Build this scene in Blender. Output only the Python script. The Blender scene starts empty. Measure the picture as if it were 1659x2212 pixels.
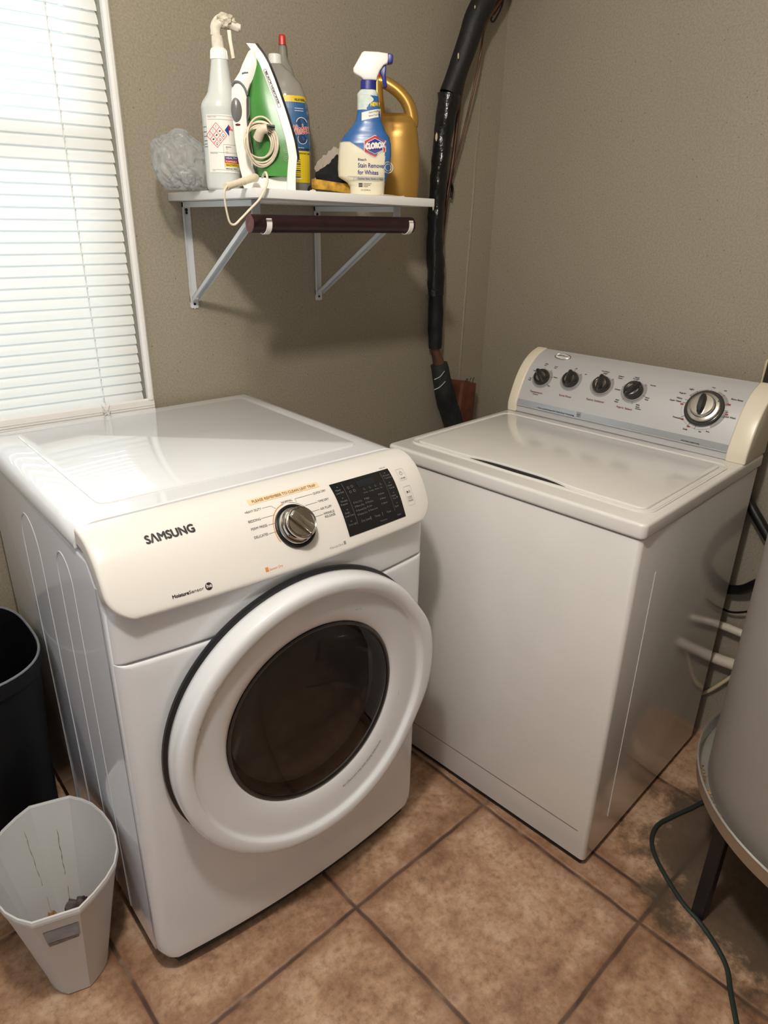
import bpy, bmesh, math, random
from mathutils import Vector, Matrix, noise
random.seed(7)
sin, cos, pi = math.sin, math.cos, math.pi
S = bpy.context.scene
COL = S.collection
# ------------------------------------------------------------------ camera
def camera():
    F = 1488.18; yaw, pitch, roll = 0.8871, -0.4055, 0.0203
    fwd = Vector((cos(yaw)*cos(pitch), sin(yaw)*cos(pitch), sin(pitch)))
    right = Vector((sin(yaw), -cos(yaw), 0)); up = right.cross(fwd)
    r2 = cos(roll)*right + sin(roll)*up; u2 = -sin(roll)*right + cos(roll)*up
    cd = bpy.data.cameras.new('camera'); co = bpy.data.objects.new('camera', cd); COL.objects.link(co)
    m = Matrix((r2, u2, -fwd)).transposed().to_4x4(); m.translation = Vector((-1.154, -1.7293, 1.4471))
    co.matrix_world = m
    cd.sensor_fit = 'VERTICAL'; cd.sensor_height = 24; cd.lens = F*24/2212; cd.clip_start = .01
    S.camera = co
camera()
# ------------------------------------------------------------------ light
S.view_settings.view_transform = 'Standard'; S.view_settings.look = 'None'
S.view_settings.gamma = 1; S.view_settings.use_curve_mapping = False
S.view_settings.exposure = 0.05
wd = bpy.data.worlds.new('world'); S.world = wd; wd.use_nodes = True
bg = wd.node_tree.nodes['Background']; bg.inputs[0].default_value = (.78, .89, 1, 1); bg.inputs[1].default_value = .85
def area(name, loc, rot, sx, sy, power, col):
    l = bpy.data.lights.new(name, 'AREA'); l.shape = 'RECTANGLE'; l.size = sx; l.size_y = sy; l.energy = power; l.color = col
    o = bpy.data.objects.new(name, l); COL.objects.link(o); o.location = loc; o.rotation_euler = rot; return o
area('daylight', (-1.05, 1.25, 2.45), (-pi/2+.62, 0, 0), 2.6, 2.2, 110, (.74, .88, 1))
lp = bpy.data.lights.new('ceiling_bulb', 'POINT'); lp.energy = 56; lp.color = (1, .945, .87); lp.shadow_soft_size = .055
lo = bpy.data.objects.new('ceiling_bulb', lp); COL.objects.link(lo); lo.location = (-1.03, -1.31, 2.22)

# ------------------------------------------------------------------ materials
def lin(c):
    return tuple(((x/255)/12.92 if x/255 <= .04045 else ((x/255+.055)/1.055)**2.4) for x in c)
def mat(name, c, rough=.5, metal=0, spec=.5, coat=0, bump=0, bscale=200, vary=0, vscale=6, trans=0, detail=4, c2=None, bdist=.001):
    m = bpy.data.materials.new(name); m.use_nodes = True; nt = m.node_tree; b = nt.nodes['Principled BSDF']
    c = lin(c); b.inputs['Base Color'].default_value = (*c, 1)
    b.inputs['Roughness'].default_value = rough; b.inputs['Metallic'].default_value = metal
    b.inputs['Specular IOR Level'].default_value = spec; b.inputs['Coat Weight'].default_value = coat
    b.inputs['Coat Roughness'].default_value = .04; b.inputs['Transmission Weight'].default_value = trans
    tc = nt.nodes.new('ShaderNodeTexCoord')
    if vary or c2:
        n = nt.nodes.new('ShaderNodeTexNoise'); n.inputs['Scale'].default_value = vscale; n.inputs['Detail'].default_value = detail
        nt.links.new(tc.outputs['Object'], n.inputs['Vector'])
        r = nt.nodes.new('ShaderNodeValToRGB'); r.color_ramp.elements[0].position = .35; r.color_ramp.elements[1].position = .65
        k = lin(c2) if c2 else tuple(x*(1-vary) for x in c)
        r.color_ramp.elements[0].color = (*k, 1); r.color_ramp.elements[1].color = (*c, 1)
        nt.links.new(n.outputs['Fac'], r.inputs[0]); nt.links.new(r.outputs[0], b.inputs['Base Color'])
    if bump:
        n = nt.nodes.new('ShaderNodeTexNoise'); n.inputs['Scale'].default_value = bscale; n.inputs['Detail'].default_value = 5
        nt.links.new(tc.outputs['Object'], n.inputs['Vector'])
        bp = nt.nodes.new('ShaderNodeBump'); bp.inputs['Strength'].default_value = bump; bp.inputs['Distance'].default_value = bdist
        nt.links.new(n.outputs['Fac'], bp.inputs['Height']); nt.links.new(bp.outputs[0], b.inputs['Normal'])
    return m
M = {}
M['enamel'] = mat('white_enamel', (226, 228, 232), .07, coat=.5)
M['dryer_side'] = mat('dryer_side_enamel', (222, 225, 232), .14, coat=.5)
M['dryer_panel'] = mat('dryer_panel_plastic', (230, 226, 221), .22, coat=.15)
M['washer'] = mat('washer_enamel', (223, 221, 217), .16, coat=.5, vary=.04, vscale=5)
M['washer_cap'] = mat('washer_end_cap', (226, 216, 196), .3)
M['silver'] = mat('silver_console', (196, 196, 198), .32, metal=.18, bump=.05, bscale=900)
M['silver2'] = mat('silver_strip', (182, 187, 194), .25, metal=.5)
M['black'] = mat('black_plastic', (22, 22, 24), .35)
M['knob'] = mat('dark_knob', (38, 37, 37), .25, coat=.3)
M['screen'] = mat('display_glass', (14, 16, 22), .06, coat=.5)
M['lcd'] = mat('lcd_window', (30, 34, 42), .1)
M['chrome'] = mat('chrome', (200, 196, 188), .07, metal=1)
M['chrome2'] = mat('satin_chrome', (205, 202, 196), .22, metal=1)
M['ink'] = mat('dark_ink', (40, 38, 42), .5)
M['inkgrey'] = mat('grey_ink', (150, 146, 146), .5)
M['inkwhite'] = mat('white_ink', (112, 116, 124), .5)
M['inkred'] = mat('red_ink', (150, 40, 36), .5)
M['inkorange'] = mat('orange_ink', (224, 138, 60), .5)
M['inkblue'] = mat('blue_ink', (40, 60, 100), .5)
M['inkpink'] = mat('pink_ink', (214, 120, 118), .5)
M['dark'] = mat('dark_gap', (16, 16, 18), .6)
M['gasket'] = mat('rubber_gasket', (26, 27, 30), .35)
M['bowl'] = mat('door_bowl', (84, 88, 97), .6)
M['drum'] = mat('inner_drum', (46, 46, 48), .5)
M['shelf'] = mat('shelf_melamine', (222, 222, 220), .35)
M['bracket'] = mat('bracket_enamel', (206, 210, 214), .35)
M['rod'] = mat('dark_wood_rod', (44, 18, 20), .38, vary=.4, vscale=30)
M['rodend'] = mat('cut_wood_end', (110, 64, 60), .6, vary=.5, vscale=120)
M['whiteplastic'] = mat('white_plastic', (232, 230, 224), .35)
M['creamplastic'] = mat('cream_plastic', (224, 212, 188), .4)
M['cord'] = mat('cream_cord', (220, 206, 184), .45, vary=.12, vscale=60)
M['irongreen'] = mat('green_plastic', (70, 138, 60), .3, vary=.25, vscale=14, bump=.1, bscale=900)
M['irongreen2'] = mat('dark_green_plastic', (22, 96, 66), .25)
M['ironblack'] = mat('soleplate_edge', (34, 34, 36), .3)
M['irongrey'] = mat('grey_button', (108, 106, 106), .22, coat=.4)
M['blueplastic'] = mat('blue_plastic', (34, 40, 128), .35)
M['blueband'] = mat('blue_label', (44, 92, 156), .3, c2=(60, 110, 170), vscale=18)
M['ivory'] = mat('ivory_bottle', (226, 218, 192), .3)
M['gold'] = mat('gold_plastic', (180, 138, 66), .34, metal=.5, bump=.05, bscale=1200)
M['redplastic'] = mat('red_plastic', (196, 40, 34), .35)
M['labelwhite'] = mat('white_label', (230, 226, 218), .5)
M['labelblue'] = mat('window_label_blue', (46, 96, 146), .4)
M['labelyellow'] = mat('window_label_yellow', (226, 196, 40), .4)
M['hazblue'] = mat('hazard_blue', (34, 50, 128), .5)
M['hazred'] = mat('hazard_red', (196, 44, 48), .5)
M['sponge'] = mat('yellow_sponge', (206, 158, 58), .9, c2=(120, 88, 36), vscale=60, bump=.6, bscale=300)
M['scour'] = mat('scouring_pad', (56, 54, 34), .95, bump=.8, bscale=400)
M['blackcloth'] = mat('black_cloth', (18, 18, 20), .9, bump=.4, bscale=600)
M['greycloth'] = mat('grey_cloth', (176, 164, 150), .95, bump=.5, bscale=500)
M['foam'] = mat('black_foam', (15, 15, 18), .55, bump=.4, bscale=60, bdist=.003)
M['tape'] = mat('black_tape', (16, 16, 17), .22, bump=.8, bscale=40, bdist=.004)
M['foamdusty'] = mat('dusty_foam', (44, 48, 46), .6, c2=(20, 22, 24), vscale=9, bump=.6, bscale=60, bdist=.003)
M['copper'] = mat('brown_copper', (72, 44, 34), .45, metal=.35, c2=(120, 86, 64), vscale=12)
M['wood'] = mat('stained_wood', (112, 64, 42), .6, c2=(70, 40, 30), vscale=18, bump=.5, bscale=60)
M['tank'] = mat('tank_grey', (148, 141, 134), .38, vary=.06, bump=.15, bscale=500)
M['tankrim'] = mat('tank_rim', (150, 132, 112), .4, metal=.3)
M['tankedge'] = mat('tank_lip', (190, 188, 180), .25, metal=.6)
M['hose'] = mat('black_hose', (20, 20, 21), .35)
M['greencord'] = mat('green_cord', (44, 54, 48), .45)
M['pvc'] = mat('white_pvc', (214, 204, 186), .35)
M['binblack'] = mat('black_bin', (11, 12, 15), .42, spec=.3, bump=.1, bscale=300)
M['bin'] = mat('grey_white_bin', (204, 204, 204), .42)
M['trash'] = mat('trash_dark', (92, 84, 84), .8, c2=(52, 26, 28), vscale=40)
M['trash2'] = mat('trash_tan', (178, 140, 84), .9, c2=(120, 84, 50), vscale=60)
M['blindcord'] = mat('blind_cord', (222, 222, 218), .6)
M['vinyl'] = mat('white_vinyl', (232, 230, 226), .35)
M['sticker'] = mat('faded_sticker', (134, 142, 154), .5, c2=(156, 160, 168), vscale=60)
M['sticker2'] = mat('torn_sticker', (150, 130, 130), .7, c2=(100, 90, 84), vscale=120)
M['tan'] = mat('tan_sticker', (232, 208, 172), .45)
M['cutout'] = mat('dark_box', (46, 38, 32), .7)
M['mud'] = mat('joint_compound', (214, 196, 160), .8)
M['stain'] = mat('brown_stain', (150, 140, 118), .6)
M['scuff'] = mat('scuff_mark', (120, 112, 104), .6)

def wallmat(name, c):
    m = mat(name, c, .5, bump=.8, bscale=130, bdist=.0014)
    nt = m.node_tree; b = nt.nodes['Principled BSDF']; tc = nt.nodes.new('ShaderNodeTexCoord')
    n = nt.nodes.new('ShaderNodeTexNoise'); n.inputs['Scale'].default_value = 1.6; n.inputs['Detail'].default_value = 6
    nt.links.new(tc.outputs['Object'], n.inputs['Vector'])
    r = nt.nodes.new('ShaderNodeValToRGB'); k = lin(c)
    r.color_ramp.elements[0].position = .3; r.color_ramp.elements[1].position = .7
    r.color_ramp.elements[0].color = (k[0]*.93, k[1]*.93, k[2]*.94, 1); r.color_ramp.elements[1].color = (*k, 1)
    # tiny dark pits in the paint
    v = nt.nodes.new('ShaderNodeTexVoronoi'); v.inputs['Scale'].default_value = 34
    nt.links.new(tc.outputs['Object'], v.inputs['Vector'])
    cr = nt.nodes.new('ShaderNodeValToRGB'); cr.color_ramp.elements[0].position = .045; cr.color_ramp.elements[1].position = .075
    cr.color_ramp.elements[0].color = (.55, .55, .55, 1)
    nt.links.new(v.outputs['Distance'], cr.inputs[0])
    mx = nt.nodes.new('ShaderNodeMix'); mx.data_type = 'RGBA'; mx.blend_type = 'MULTIPLY'; mx.inputs[0].default_value = 1
    nt.links.new(n.outputs['Fac'], r.inputs[0]); nt.links.new(r.outputs[0], mx.inputs[6]); nt.links.new(cr.outputs[0], mx.inputs[7])
    g = nt.nodes.new('ShaderNodeTexNoise'); g.inputs['Scale'].default_value = 210; g.inputs['Detail'].default_value = 3   # fine stipple
    nt.links.new(tc.outputs['Object'], g.inputs['Vector'])
    gr = nt.nodes.new('ShaderNodeValToRGB'); gr.color_ramp.elements[0].position = .34; gr.color_ramp.elements[1].position = .62
    gr.color_ramp.elements[0].color = (.80, .79, .78, 1); gr.color_ramp.elements[1].color = (1.04, 1.04, 1.04, 1)
    nt.links.new(g.outputs['Fac'], gr.inputs[0])
    m2 = nt.nodes.new('ShaderNodeMix'); m2.data_type = 'RGBA'; m2.blend_type = 'MULTIPLY'; m2.inputs[0].default_value = .8
    nt.links.new(mx.outputs[2], m2.inputs[6]); nt.links.new(gr.outputs[0], m2.inputs[7])
    nt.links.new(m2.outputs[2], b.inputs['Base Color'])
    return m
M['wall'] = wallmat('taupe_wall_paint', (158, 149, 131))
M['ceiling'] = mat('ceiling_paint', (214, 208, 196), .8)

def glassmat(name, tint, amount, rough=.05):
    # thin see-through plastic or glass: tinted transparency with a glossy film
    m = bpy.data.materials.new(name); m.use_nodes = True; nt = m.node_tree; nt.nodes.clear()
    o = nt.nodes.new('ShaderNodeOutputMaterial'); t = nt.nodes.new('ShaderNodeBsdfTransparent'); t.inputs[0].default_value = (*tint, 1)
    d = nt.nodes.new('ShaderNodeBsdfPrincipled'); d.inputs['Base Color'].default_value = (*tint, 1); d.inputs['Roughness'].default_value = rough
    mx = nt.nodes.new('ShaderNodeMixShader'); mx.inputs[0].default_value = amount
    nt.links.new(t.outputs[0], mx.inputs[1]); nt.links.new(d.outputs[0], mx.inputs[2]); nt.links.new(mx.outputs[0], o.inputs[0])
    return m
def filmglass(name, tint, rough=.03):
    m = bpy.data.materials.new(name); m.use_nodes = True; nt = m.node_tree; nt.nodes.clear()
    o = nt.nodes.new('ShaderNodeOutputMaterial'); t = nt.nodes.new('ShaderNodeBsdfTransparent'); t.inputs[0].default_value = (*tint, 1)
    g = nt.nodes.new('ShaderNodeBsdfGlossy'); g.inputs['Roughness'].default_value = rough
    f = nt.nodes.new('ShaderNodeFresnel'); f.inputs[0].default_value = 1.42
    mx = nt.nodes.new('ShaderNodeMixShader'); nt.links.new(f.outputs[0], mx.inputs[0])
    nt.links.new(t.outputs[0], mx.inputs[1]); nt.links.new(g.outputs[0], mx.inputs[2]); nt.links.new(mx.outputs[0], o.inputs[0])
    return m
M['doorglass'] = filmglass('door_glass', (.34, .33, .33))
M['pane'] = filmglass('window_glass', (.95, .97, .97))
M['milky'] = glassmat('milky_bottle', lin((222, 226, 222)), .78, .35)
M['clear'] = glassmat('clear_bottle', lin((214, 212, 204)), .34, .1)
M['bag'] = glassmat('plastic_film', lin((228, 230, 230)), .24, .16)
M['sprayclear'] = glassmat('faint_green_bottle', lin((128, 136, 104)), .5, .15)

def slatmat():
    m = bpy.data.materials.new('blind_slat_vinyl'); m.use_nodes = True; nt = m.node_tree
    b = nt.nodes['Principled BSDF']; b.inputs['Base Color'].default_value = (.84, .82, .77, 1); b.inputs['Roughness'].default_value = .4
    o = nt.nodes['Material Output']; t = nt.nodes.new('ShaderNodeBsdfTranslucent'); t.inputs[0].default_value = (.93, .93, .88, 1)
    mx = nt.nodes.new('ShaderNodeMixShader'); mx.inputs[0].default_value = .34
    nt.links.new(b.outputs[0], mx.inputs[1]); nt.links.new(t.outputs[0], mx.inputs[2]); nt.links.new(mx.outputs[0], o.inputs[0])
    return m
M['slat'] = slatmat()

def floormat():
    m = bpy.data.materials.new('brown_ceramic_tile'); m.use_nodes = True; nt = m.node_tree; N = nt.nodes; Lk = nt.links
    b = N['Principled BSDF']; b.inputs['Roughness'].default_value = .42
    tc = N.new('ShaderNodeTexCoord'); mp = N.new('ShaderNodeMapping'); mp.vector_type = 'TEXTURE'
    mp.inputs['Location'].default_value = (-.5031, -.8601, 0); mp.inputs['Rotation'].default_value = (0, 0, -1.4976)
    mp.inputs['Scale'].default_value = (.4535, .4471, 1)
    Lk.new(tc.outputs['Object'], mp.inputs['Vector'])
    wob = N.new('ShaderNodeTexNoise'); wob.inputs['Scale'].default_value = 9; wob.inputs['Detail'].default_value = 3
    Lk.new(tc.outputs['Object'], wob.inputs['Vector'])
    wa = N.new('ShaderNodeVectorMath'); wa.operation = 'MULTIPLY_ADD'; Lk.new(wob.outputs['Color'], wa.inputs[0])
    wa.inputs[1].default_value = (.022, .022, 0)
    off = N.new('ShaderNodeVectorMath'); off.operation = 'ADD'; off.inputs[1].default_value = (-.011, -.011, 0)
    Lk.new(mp.outputs[0], off.inputs[0]); Lk.new(off.outputs[0], wa.inputs[2])
    sp = N.new('ShaderNodeSeparateXYZ'); Lk.new(wa.outputs[0], sp.inputs[0])
    def math_(op, a, bb=None, v=None):
        n = N.new('ShaderNodeMath'); n.operation = op
        if hasattr(a, 'links'): Lk.new(a, n.inputs[0])
        else: n.inputs[0].default_value = a
        if bb is not None:
            if hasattr(bb, 'links'): Lk.new(bb, n.inputs[1])
            else: n.inputs[1].default_value = bb
        return n.outputs[0]
    def edge(o):
        f = math_('FRACT', o); return math_('MINIMUM', f, math_('SUBTRACT', 1.0, f))
    ex = edge(sp.outputs[0]); ey = edge(sp.outputs[1]); e = math_('MINIMUM', ex, ey)
    cutl = math_('MAXIMUM', math_('ABSOLUTE', math_('SUBTRACT', sp.outputs[1], 1.194)), math_('GREATER_THAN', sp.outputs[0], 1.0))   # a cut tile beside the washer
    e = math_('MINIMUM', e, cutl)
    def ramp(src, *st):
        r = N.new('ShaderNodeValToRGB'); el = r.color_ramp.elements
        while len(el) < len(st): el.new(.5)
        for q, (ps, c) in zip(el, st): q.position = ps; q.color = (*c, 1)
        Lk.new(src, r.inputs[0]); return r.outputs[0]
    n1 = N.new('ShaderNodeTexNoise'); n1.inputs['Scale'].default_value = 9.5; n1.inputs['Detail'].default_value = 9; n1.inputs['Roughness'].default_value = .68
    n2 = N.new('ShaderNodeTexNoise'); n2.inputs['Scale'].default_value = 55; n2.inputs['Detail'].default_value = 6; n2.inputs['Roughness'].default_value = .7
    for n in (n1, n2): Lk.new(tc.outputs['Object'], n.inputs['Vector'])
    base = ramp(n1.outputs['Fac'], (.30, lin((138, 103, 80))), (.5, lin((188, 151, 122))), (.70, lin((216, 186, 160))))
    fine = ramp(n2.outputs['Fac'], (.32, (.62, .58, .54)), (.5, (.95, .94, .93)), (.7, (1.12, 1.12, 1.12)))
    def mixc(kind, fac, a, bb):
        x = N.new('ShaderNodeMix'); x.data_type = 'RGBA'; x.blend_type = kind
        if hasattr(fac, 'links'): Lk.new(fac, x.inputs[0])
        else: x.inputs[0].default_value = fac
        for k, s in ((6, a), (7, bb)):
            if hasattr(s, 'links'): Lk.new(s, x.inputs[k])
            else: x.inputs[k].default_value = (*s, 1)
        return x.outputs[2]
    c = mixc('MULTIPLY', 1, base, fine)
    # the tile's own glaze is browner along its rim
    en = math_('ADD', e, math_('MULTIPLY', math_('SUBTRACT', n1.outputs['Fac'], .5), .16))
    rimf = ramp(en, (0, (1, 1, 1)), (.13, (0, 0, 0)))
    c = mixc('MIX', math_('MULTIPLY', rimf, .55), c, lin((122, 82, 58)))
    gr = ramp(e, (.007, (1, 1, 1)), (.013, (0, 0, 0)))
    n3 = N.new('ShaderNodeTexNoise'); n3.inputs['Scale'].default_value = 14; Lk.new(tc.outputs['Object'], n3.inputs['Vector'])
    gc = ramp(n3.outputs['Fac'], (.4, lin((84, 62, 52))), (.6, lin((112, 86, 72))), (.68, lin((150, 128, 106))))
    c = mixc('MIX', gr, c, gc)
    # grime around the heater's feet
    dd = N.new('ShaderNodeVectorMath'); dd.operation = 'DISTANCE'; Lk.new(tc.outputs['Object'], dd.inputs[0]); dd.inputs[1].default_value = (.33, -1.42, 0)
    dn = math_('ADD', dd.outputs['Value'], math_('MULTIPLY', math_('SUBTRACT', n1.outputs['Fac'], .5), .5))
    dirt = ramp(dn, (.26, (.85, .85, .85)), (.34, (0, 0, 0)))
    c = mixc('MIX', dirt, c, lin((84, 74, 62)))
    Lk.new(c, b.inputs['Base Color'])
    h = math_('ADD', math_('MULTIPLY', ramp(e, (.006, (0, 0, 0)), (.022, (1, 1, 1))), 1.0), math_('MULTIPLY', n1.outputs['Fac'], .5))
    bp = N.new('ShaderNodeBump'); bp.inputs['Strength'].default_value = .5; bp.inputs['Distance'].default_value = .004
    Lk.new(h, bp.inputs['Height']); Lk.new(bp.outputs[0], b.inputs['Normal'])
    return m
M['floor'] = floormat()

# ------------------------------------------------------------------ helpers
def finish(bm, ang=32):
    bmesh.ops.recalc_face_normals(bm, faces=bm.faces)
    for f in bm.faces: f.smooth = True
    a = math.radians(ang)
    for e in bm.edges:
        if len(e.link_faces) == 2 and e.calc_face_angle(0) > a: e.smooth = False
def obj(name, bm, m, parent=None, ang=32, norm=True):
    if norm: finish(bm, ang)
    me = bpy.data.meshes.new(name); bm.to_mesh(me); bm.free()
    for k in (m if isinstance(m, (list, tuple)) else [m]): me.materials.append(M[k] if isinstance(k, str) else k)
    o = bpy.data.objects.new(name, me); COL.objects.link(o)
    if parent: o.parent = parent
    return o
def thing(name, label, cat, loc=(0, 0, 0), rz=0, group=None):
    o = bpy.data.objects.new(name, None); COL.objects.link(o); o.location = loc; o.rotation_euler = (0, 0, rz); o.empty_display_size = .05
    return tag(o, label, cat, group)
def tag(o, label, cat, group=None):
    o['label'] = label; o['category'] = cat
    if group: o['group'] = group
    return o
def struct(o): o['kind'] = 'structure'; return o
def box(bm, a, b, r=0, seg=3, mi=0, M4=None):
    x0, y0, z0 = a; x1, y1, z1 = b
    g = bmesh.ops.create_cube(bm, size=1)['verts']
    for v in g: v.co = Vector(((x0+x1)/2+v.co.x*(x1-x0), (y0+y1)/2+v.co.y*(y1-y0), (z0+z1)/2+v.co.z*(z1-z0)))
    fs = set(f for v in g for f in v.link_faces)
    vs = g
    if r:
        es = set(e for v in g for e in v.link_edges)
        rr = bmesh.ops.bevel(bm, geom=list(es), offset=r, segments=seg, profile=.5, affect='EDGES')
        vs = list(set(rr['verts']) | set(v for f in rr['faces'] for v in f.verts))
        fs = set(f for v in vs for f in v.link_faces); vs = list(set(v for f in fs for v in f.verts))
    for f in fs: f.material_index = mi
    if M4 is not None:
        for v in vs: v.co = M4 @ v.co
    return vs
def grid(bm, fn, nu, nv, mi=0, closed_u=False):
    V = [[bm.verts.new(fn(i/(nu if closed_u else nu-1), j/(nv-1))) for i in range(nu)] for j in range(nv)]
    for j in range(nv-1):
        for i in range(nu if closed_u else nu-1):
            k = (i+1) % nu
            f = bm.faces.new((V[j][i], V[j][k], V[j+1][k], V[j+1][i])); f.material_index = mi
    return V
def lathe(bm, prof, seg=48, M4=None, mi=0, cap0=False, cap1=False, sx=1, sy=1):
    R = []
    for r, z in prof:
        R.append([bm.verts.new((r*cos(2*pi*i/seg)*sx, r*sin(2*pi*i/seg)*sy, z)) for i in range(seg)])
    for a, b in zip(R, R[1:]):
        for i in range(seg):
            k = (i+1) % seg; f = bm.faces.new((a[i], a[k], b[k], b[i])); f.material_index = mi
    if cap0: bm.faces.new(R[0][::-1]).material_index = mi
    if cap1: bm.faces.new(R[-1]).material_index = mi
    if M4 is not None:
        for r in R:
            for v in r: v.co = M4 @ v.co
    return R
def smooth_path(pts, n=8):
    P = [Vector(p) for p in pts]; out = []
    Q = [P[0]*2-P[1]] + P + [P[-1]*2-P[-2]]
    for i in range(1, len(Q)-2):
        a, b, c, d = Q[i-1:i+3]
        for k in range(n):
            t = k/n
            out.append(.5*((2*b)+(c-a)*t+(2*a-5*b+4*c-d)*t*t+(3*b-a-3*c+d)*t**3))
    out.append(P[-1]); return out
def tube(bm, pts, r, seg=12, mi=0, caps=True, flat=1, smooth=0, jit=0):
    P = smooth_path(pts, smooth) if smooth else [Vector(p) for p in pts]
    n = len(P); rs = r if callable(r) else (lambda t: r)
    up = None; R = []
    for i, p in enumerate(P):
        t = (P[min(i+1, n-1)]-P[max(i-1, 0)]).normalized()
        if up is None:
            up = Vector((0, 0, 1)) if abs(t.z) < .9 else Vector((1, 0, 0))
        s = t.cross(up).normalized(); up = s.cross(t).normalized()
        ring = []
        for k in range(seg):
            a = 2*pi*k/seg; q = rs(i/(n-1))
            if jit: q *= 1+jit*noise.noise(p*30+Vector((cos(a), sin(a), 0)))
            ring.append(bm.verts.new(p+s*cos(a)*q+up*sin(a)*q*flat))
        R.append(ring)
    for a, b in zip(R, R[1:]):
        for k in range(seg):
            j = (k+1) % seg; bm.faces.new((a[k], a[j], b[j], b[k])).material_index = mi
    if caps: bm.faces.new(R[0][::-1]).material_index = mi; bm.faces.new(R[-1]).material_index = mi
    return R
def loft(bm, rings, mi=0, caps=True):
    R = [[bm.verts.new(p) for p in r] for r in rings]; n = len(R[0])
    for a, b in zip(R, R[1:]):
        for k in range(n):
            j = (k+1) % n; bm.faces.new((a[k], a[j], b[j], b[k])).material_index = mi
    if caps:
        bm.faces.new(R[0][::-1]).material_index = mi; bm.faces.new(R[-1]).material_index = mi
    return R
def prism(bm, poly, d0, d1, fn, mi=0, r=0, seg=2):
    # poly (a,b) extruded between depths d0,d1; fn(a,b,d)->xyz
    A = [bm.verts.new((a, b, d0)) for a, b in poly]; B = [bm.verts.new((a, b, d1)) for a, b in poly]
    n = len(A); fs = []
    for k in range(n):
        j = (k+1) % n; fs.append(bm.faces.new((A[k], A[j], B[j], B[k])))
    f0 = bm.faces.new(A[::-1]); f1 = bm.faces.new(B); fs += [f0, f1]
    vs = A+B
    if r:
        bmesh.ops.recalc_face_normals(bm, faces=fs)
        es = list(f0.edges)+list(f1.edges)
        rr = bmesh.ops.bevel(bm, geom=es, offset=r, segments=seg, profile=.5, affect='EDGES')
        allv = set(v for v in vs if v.is_valid) | set(rr['verts'])
        for v in list(allv):
            for f in v.link_faces: allv |= set(f.verts)
        vs = list(allv)
    vs = [v for v in vs if v.is_valid]
    for f in set(f for v in vs for f in v.link_faces): f.material_index = mi
    for v in vs: v.co = Vector(fn(*v.co))
    return vs
def rrect(x0, x1, y0, y1, r, n=6):
    out = []
    for cx, cy, a0 in ((x1-r, y1-r, 0), (x0+r, y1-r, pi/2), (x0+r, y0+r, pi), (x1-r, y0+r, 3*pi/2)):
        for k in range(n+1):
            a = a0+pi/2*k/n; out.append((cx+r*cos(a), cy+r*sin(a)))
    return out
DEPS = None
def text_pts(s, size, bold=0, align='LEFT', shear=0, space=1):
    c = bpy.data.curves.new('t', 'FONT'); c.body = s; c.size = size; c.offset = bold; c.align_x = align; c.shear = shear
    c.space_character = space; c.resolution_u = 3
    o = bpy.data.objects.new('t', c); COL.objects.link(o)
    dg = bpy.context.evaluated_depsgraph_get(); me = bpy.data.meshes.new_from_object(o.evaluated_get(dg))
    vs = [(v.co.x, v.co.y) for v in me.vertices]; fs = [tuple(p.vertices) for p in me.polygons]
    bpy.data.objects.remove(o); bpy.data.curves.remove(c); bpy.data.meshes.remove(me)
    return vs, fs
def text(bm, s, fn, x, y, size, mi=0, bold=0, align='LEFT', shear=0, rot=0, space=1, width=None):
    """letters laid on the surface fn(x, y) -> xyz"""
    vs, fs = text_pts(s, size, 0, align, shear, space)
    if not vs: return
    k = 1
    if width:
        w = max(v[0] for v in vs)-min(v[0] for v in vs); k = width/w
    c, sn = cos(rot), sin(rot)
    for ox, oy in (((-bold, 0), (bold, 0), (0, bold), (0, -bold)) if bold else ((0, 0),)):   # heavier strokes
        V = [bm.verts.new(fn(x+ox+(a*k*c-b*sn), y+oy+(a*k*sn+b*c))) for a, b in vs]
        for f in fs:
            try: bm.faces.new([V[i] for i in f]).material_index = mi
            except ValueError: pass
def patch(bm, poly, fn, mi=0):
    f = bm.faces.new([bm.verts.new(fn(a, b)) for a, b in poly]); f.material_index = mi; return f
def line(bm, fn, pts, w, mi=0):
    for (a, b), (c, d) in zip(pts, pts[1:]):
        l = math.hypot(c-a, d-b) or 1; nx, ny = -(d-b)/l*w/2, (c-a)/l*w/2; n = max(1, min(60, int(l/.003))) if l < .2 else 60
        V = [(bm.verts.new(fn(a+(c-a)*k/n+nx, b+(d-b)*k/n+ny)), bm.verts.new(fn(a+(c-a)*k/n-nx, b+(d-b)*k/n-ny))) for k in range(n+1)]
        for p, q in zip(V, V[1:]): bm.faces.new((p[0], q[0], q[1], p[1])).material_index = mi
def arc(bm, fn, cx, cy, r, a0, a1, w, mi=0, n=24, asp=1):
    pts = [(cx+r*cos(a0+(a1-a0)*k/n)*asp, cy+r*sin(a0+(a1-a0)*k/n)) for k in range(n+1)]
    line(bm, fn, pts, w, mi)
def B(): return bmesh.new()

# ------------------------------------------------------------------ room
XR = .700; CZ = 2.46
WX0, WX1, WZ0, WZ1 = -1.62, -.537, .955, 2.25
bm = B(); box(bm, (-2.6, -3.2, -.05), (XR+.1, .12, 0)); o = struct(obj('floor', bm, 'floor'))
bm = B(); box(bm, (-2.6, -3.2, CZ), (XR+.1, .12, CZ+.06)); struct(obj('ceiling', bm, 'ceiling'))
bm = B()
box(bm, (-2.6, 0, 0), (XR+.1, .12, WZ0)); box(bm, (-2.6, 0, WZ1), (XR+.1, .12, CZ))
box(bm, (-2.6, 0, WZ0), (WX0, .12, WZ1)); box(bm, (WX1, 0, WZ0), (XR+.1, .12, WZ1))
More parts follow.
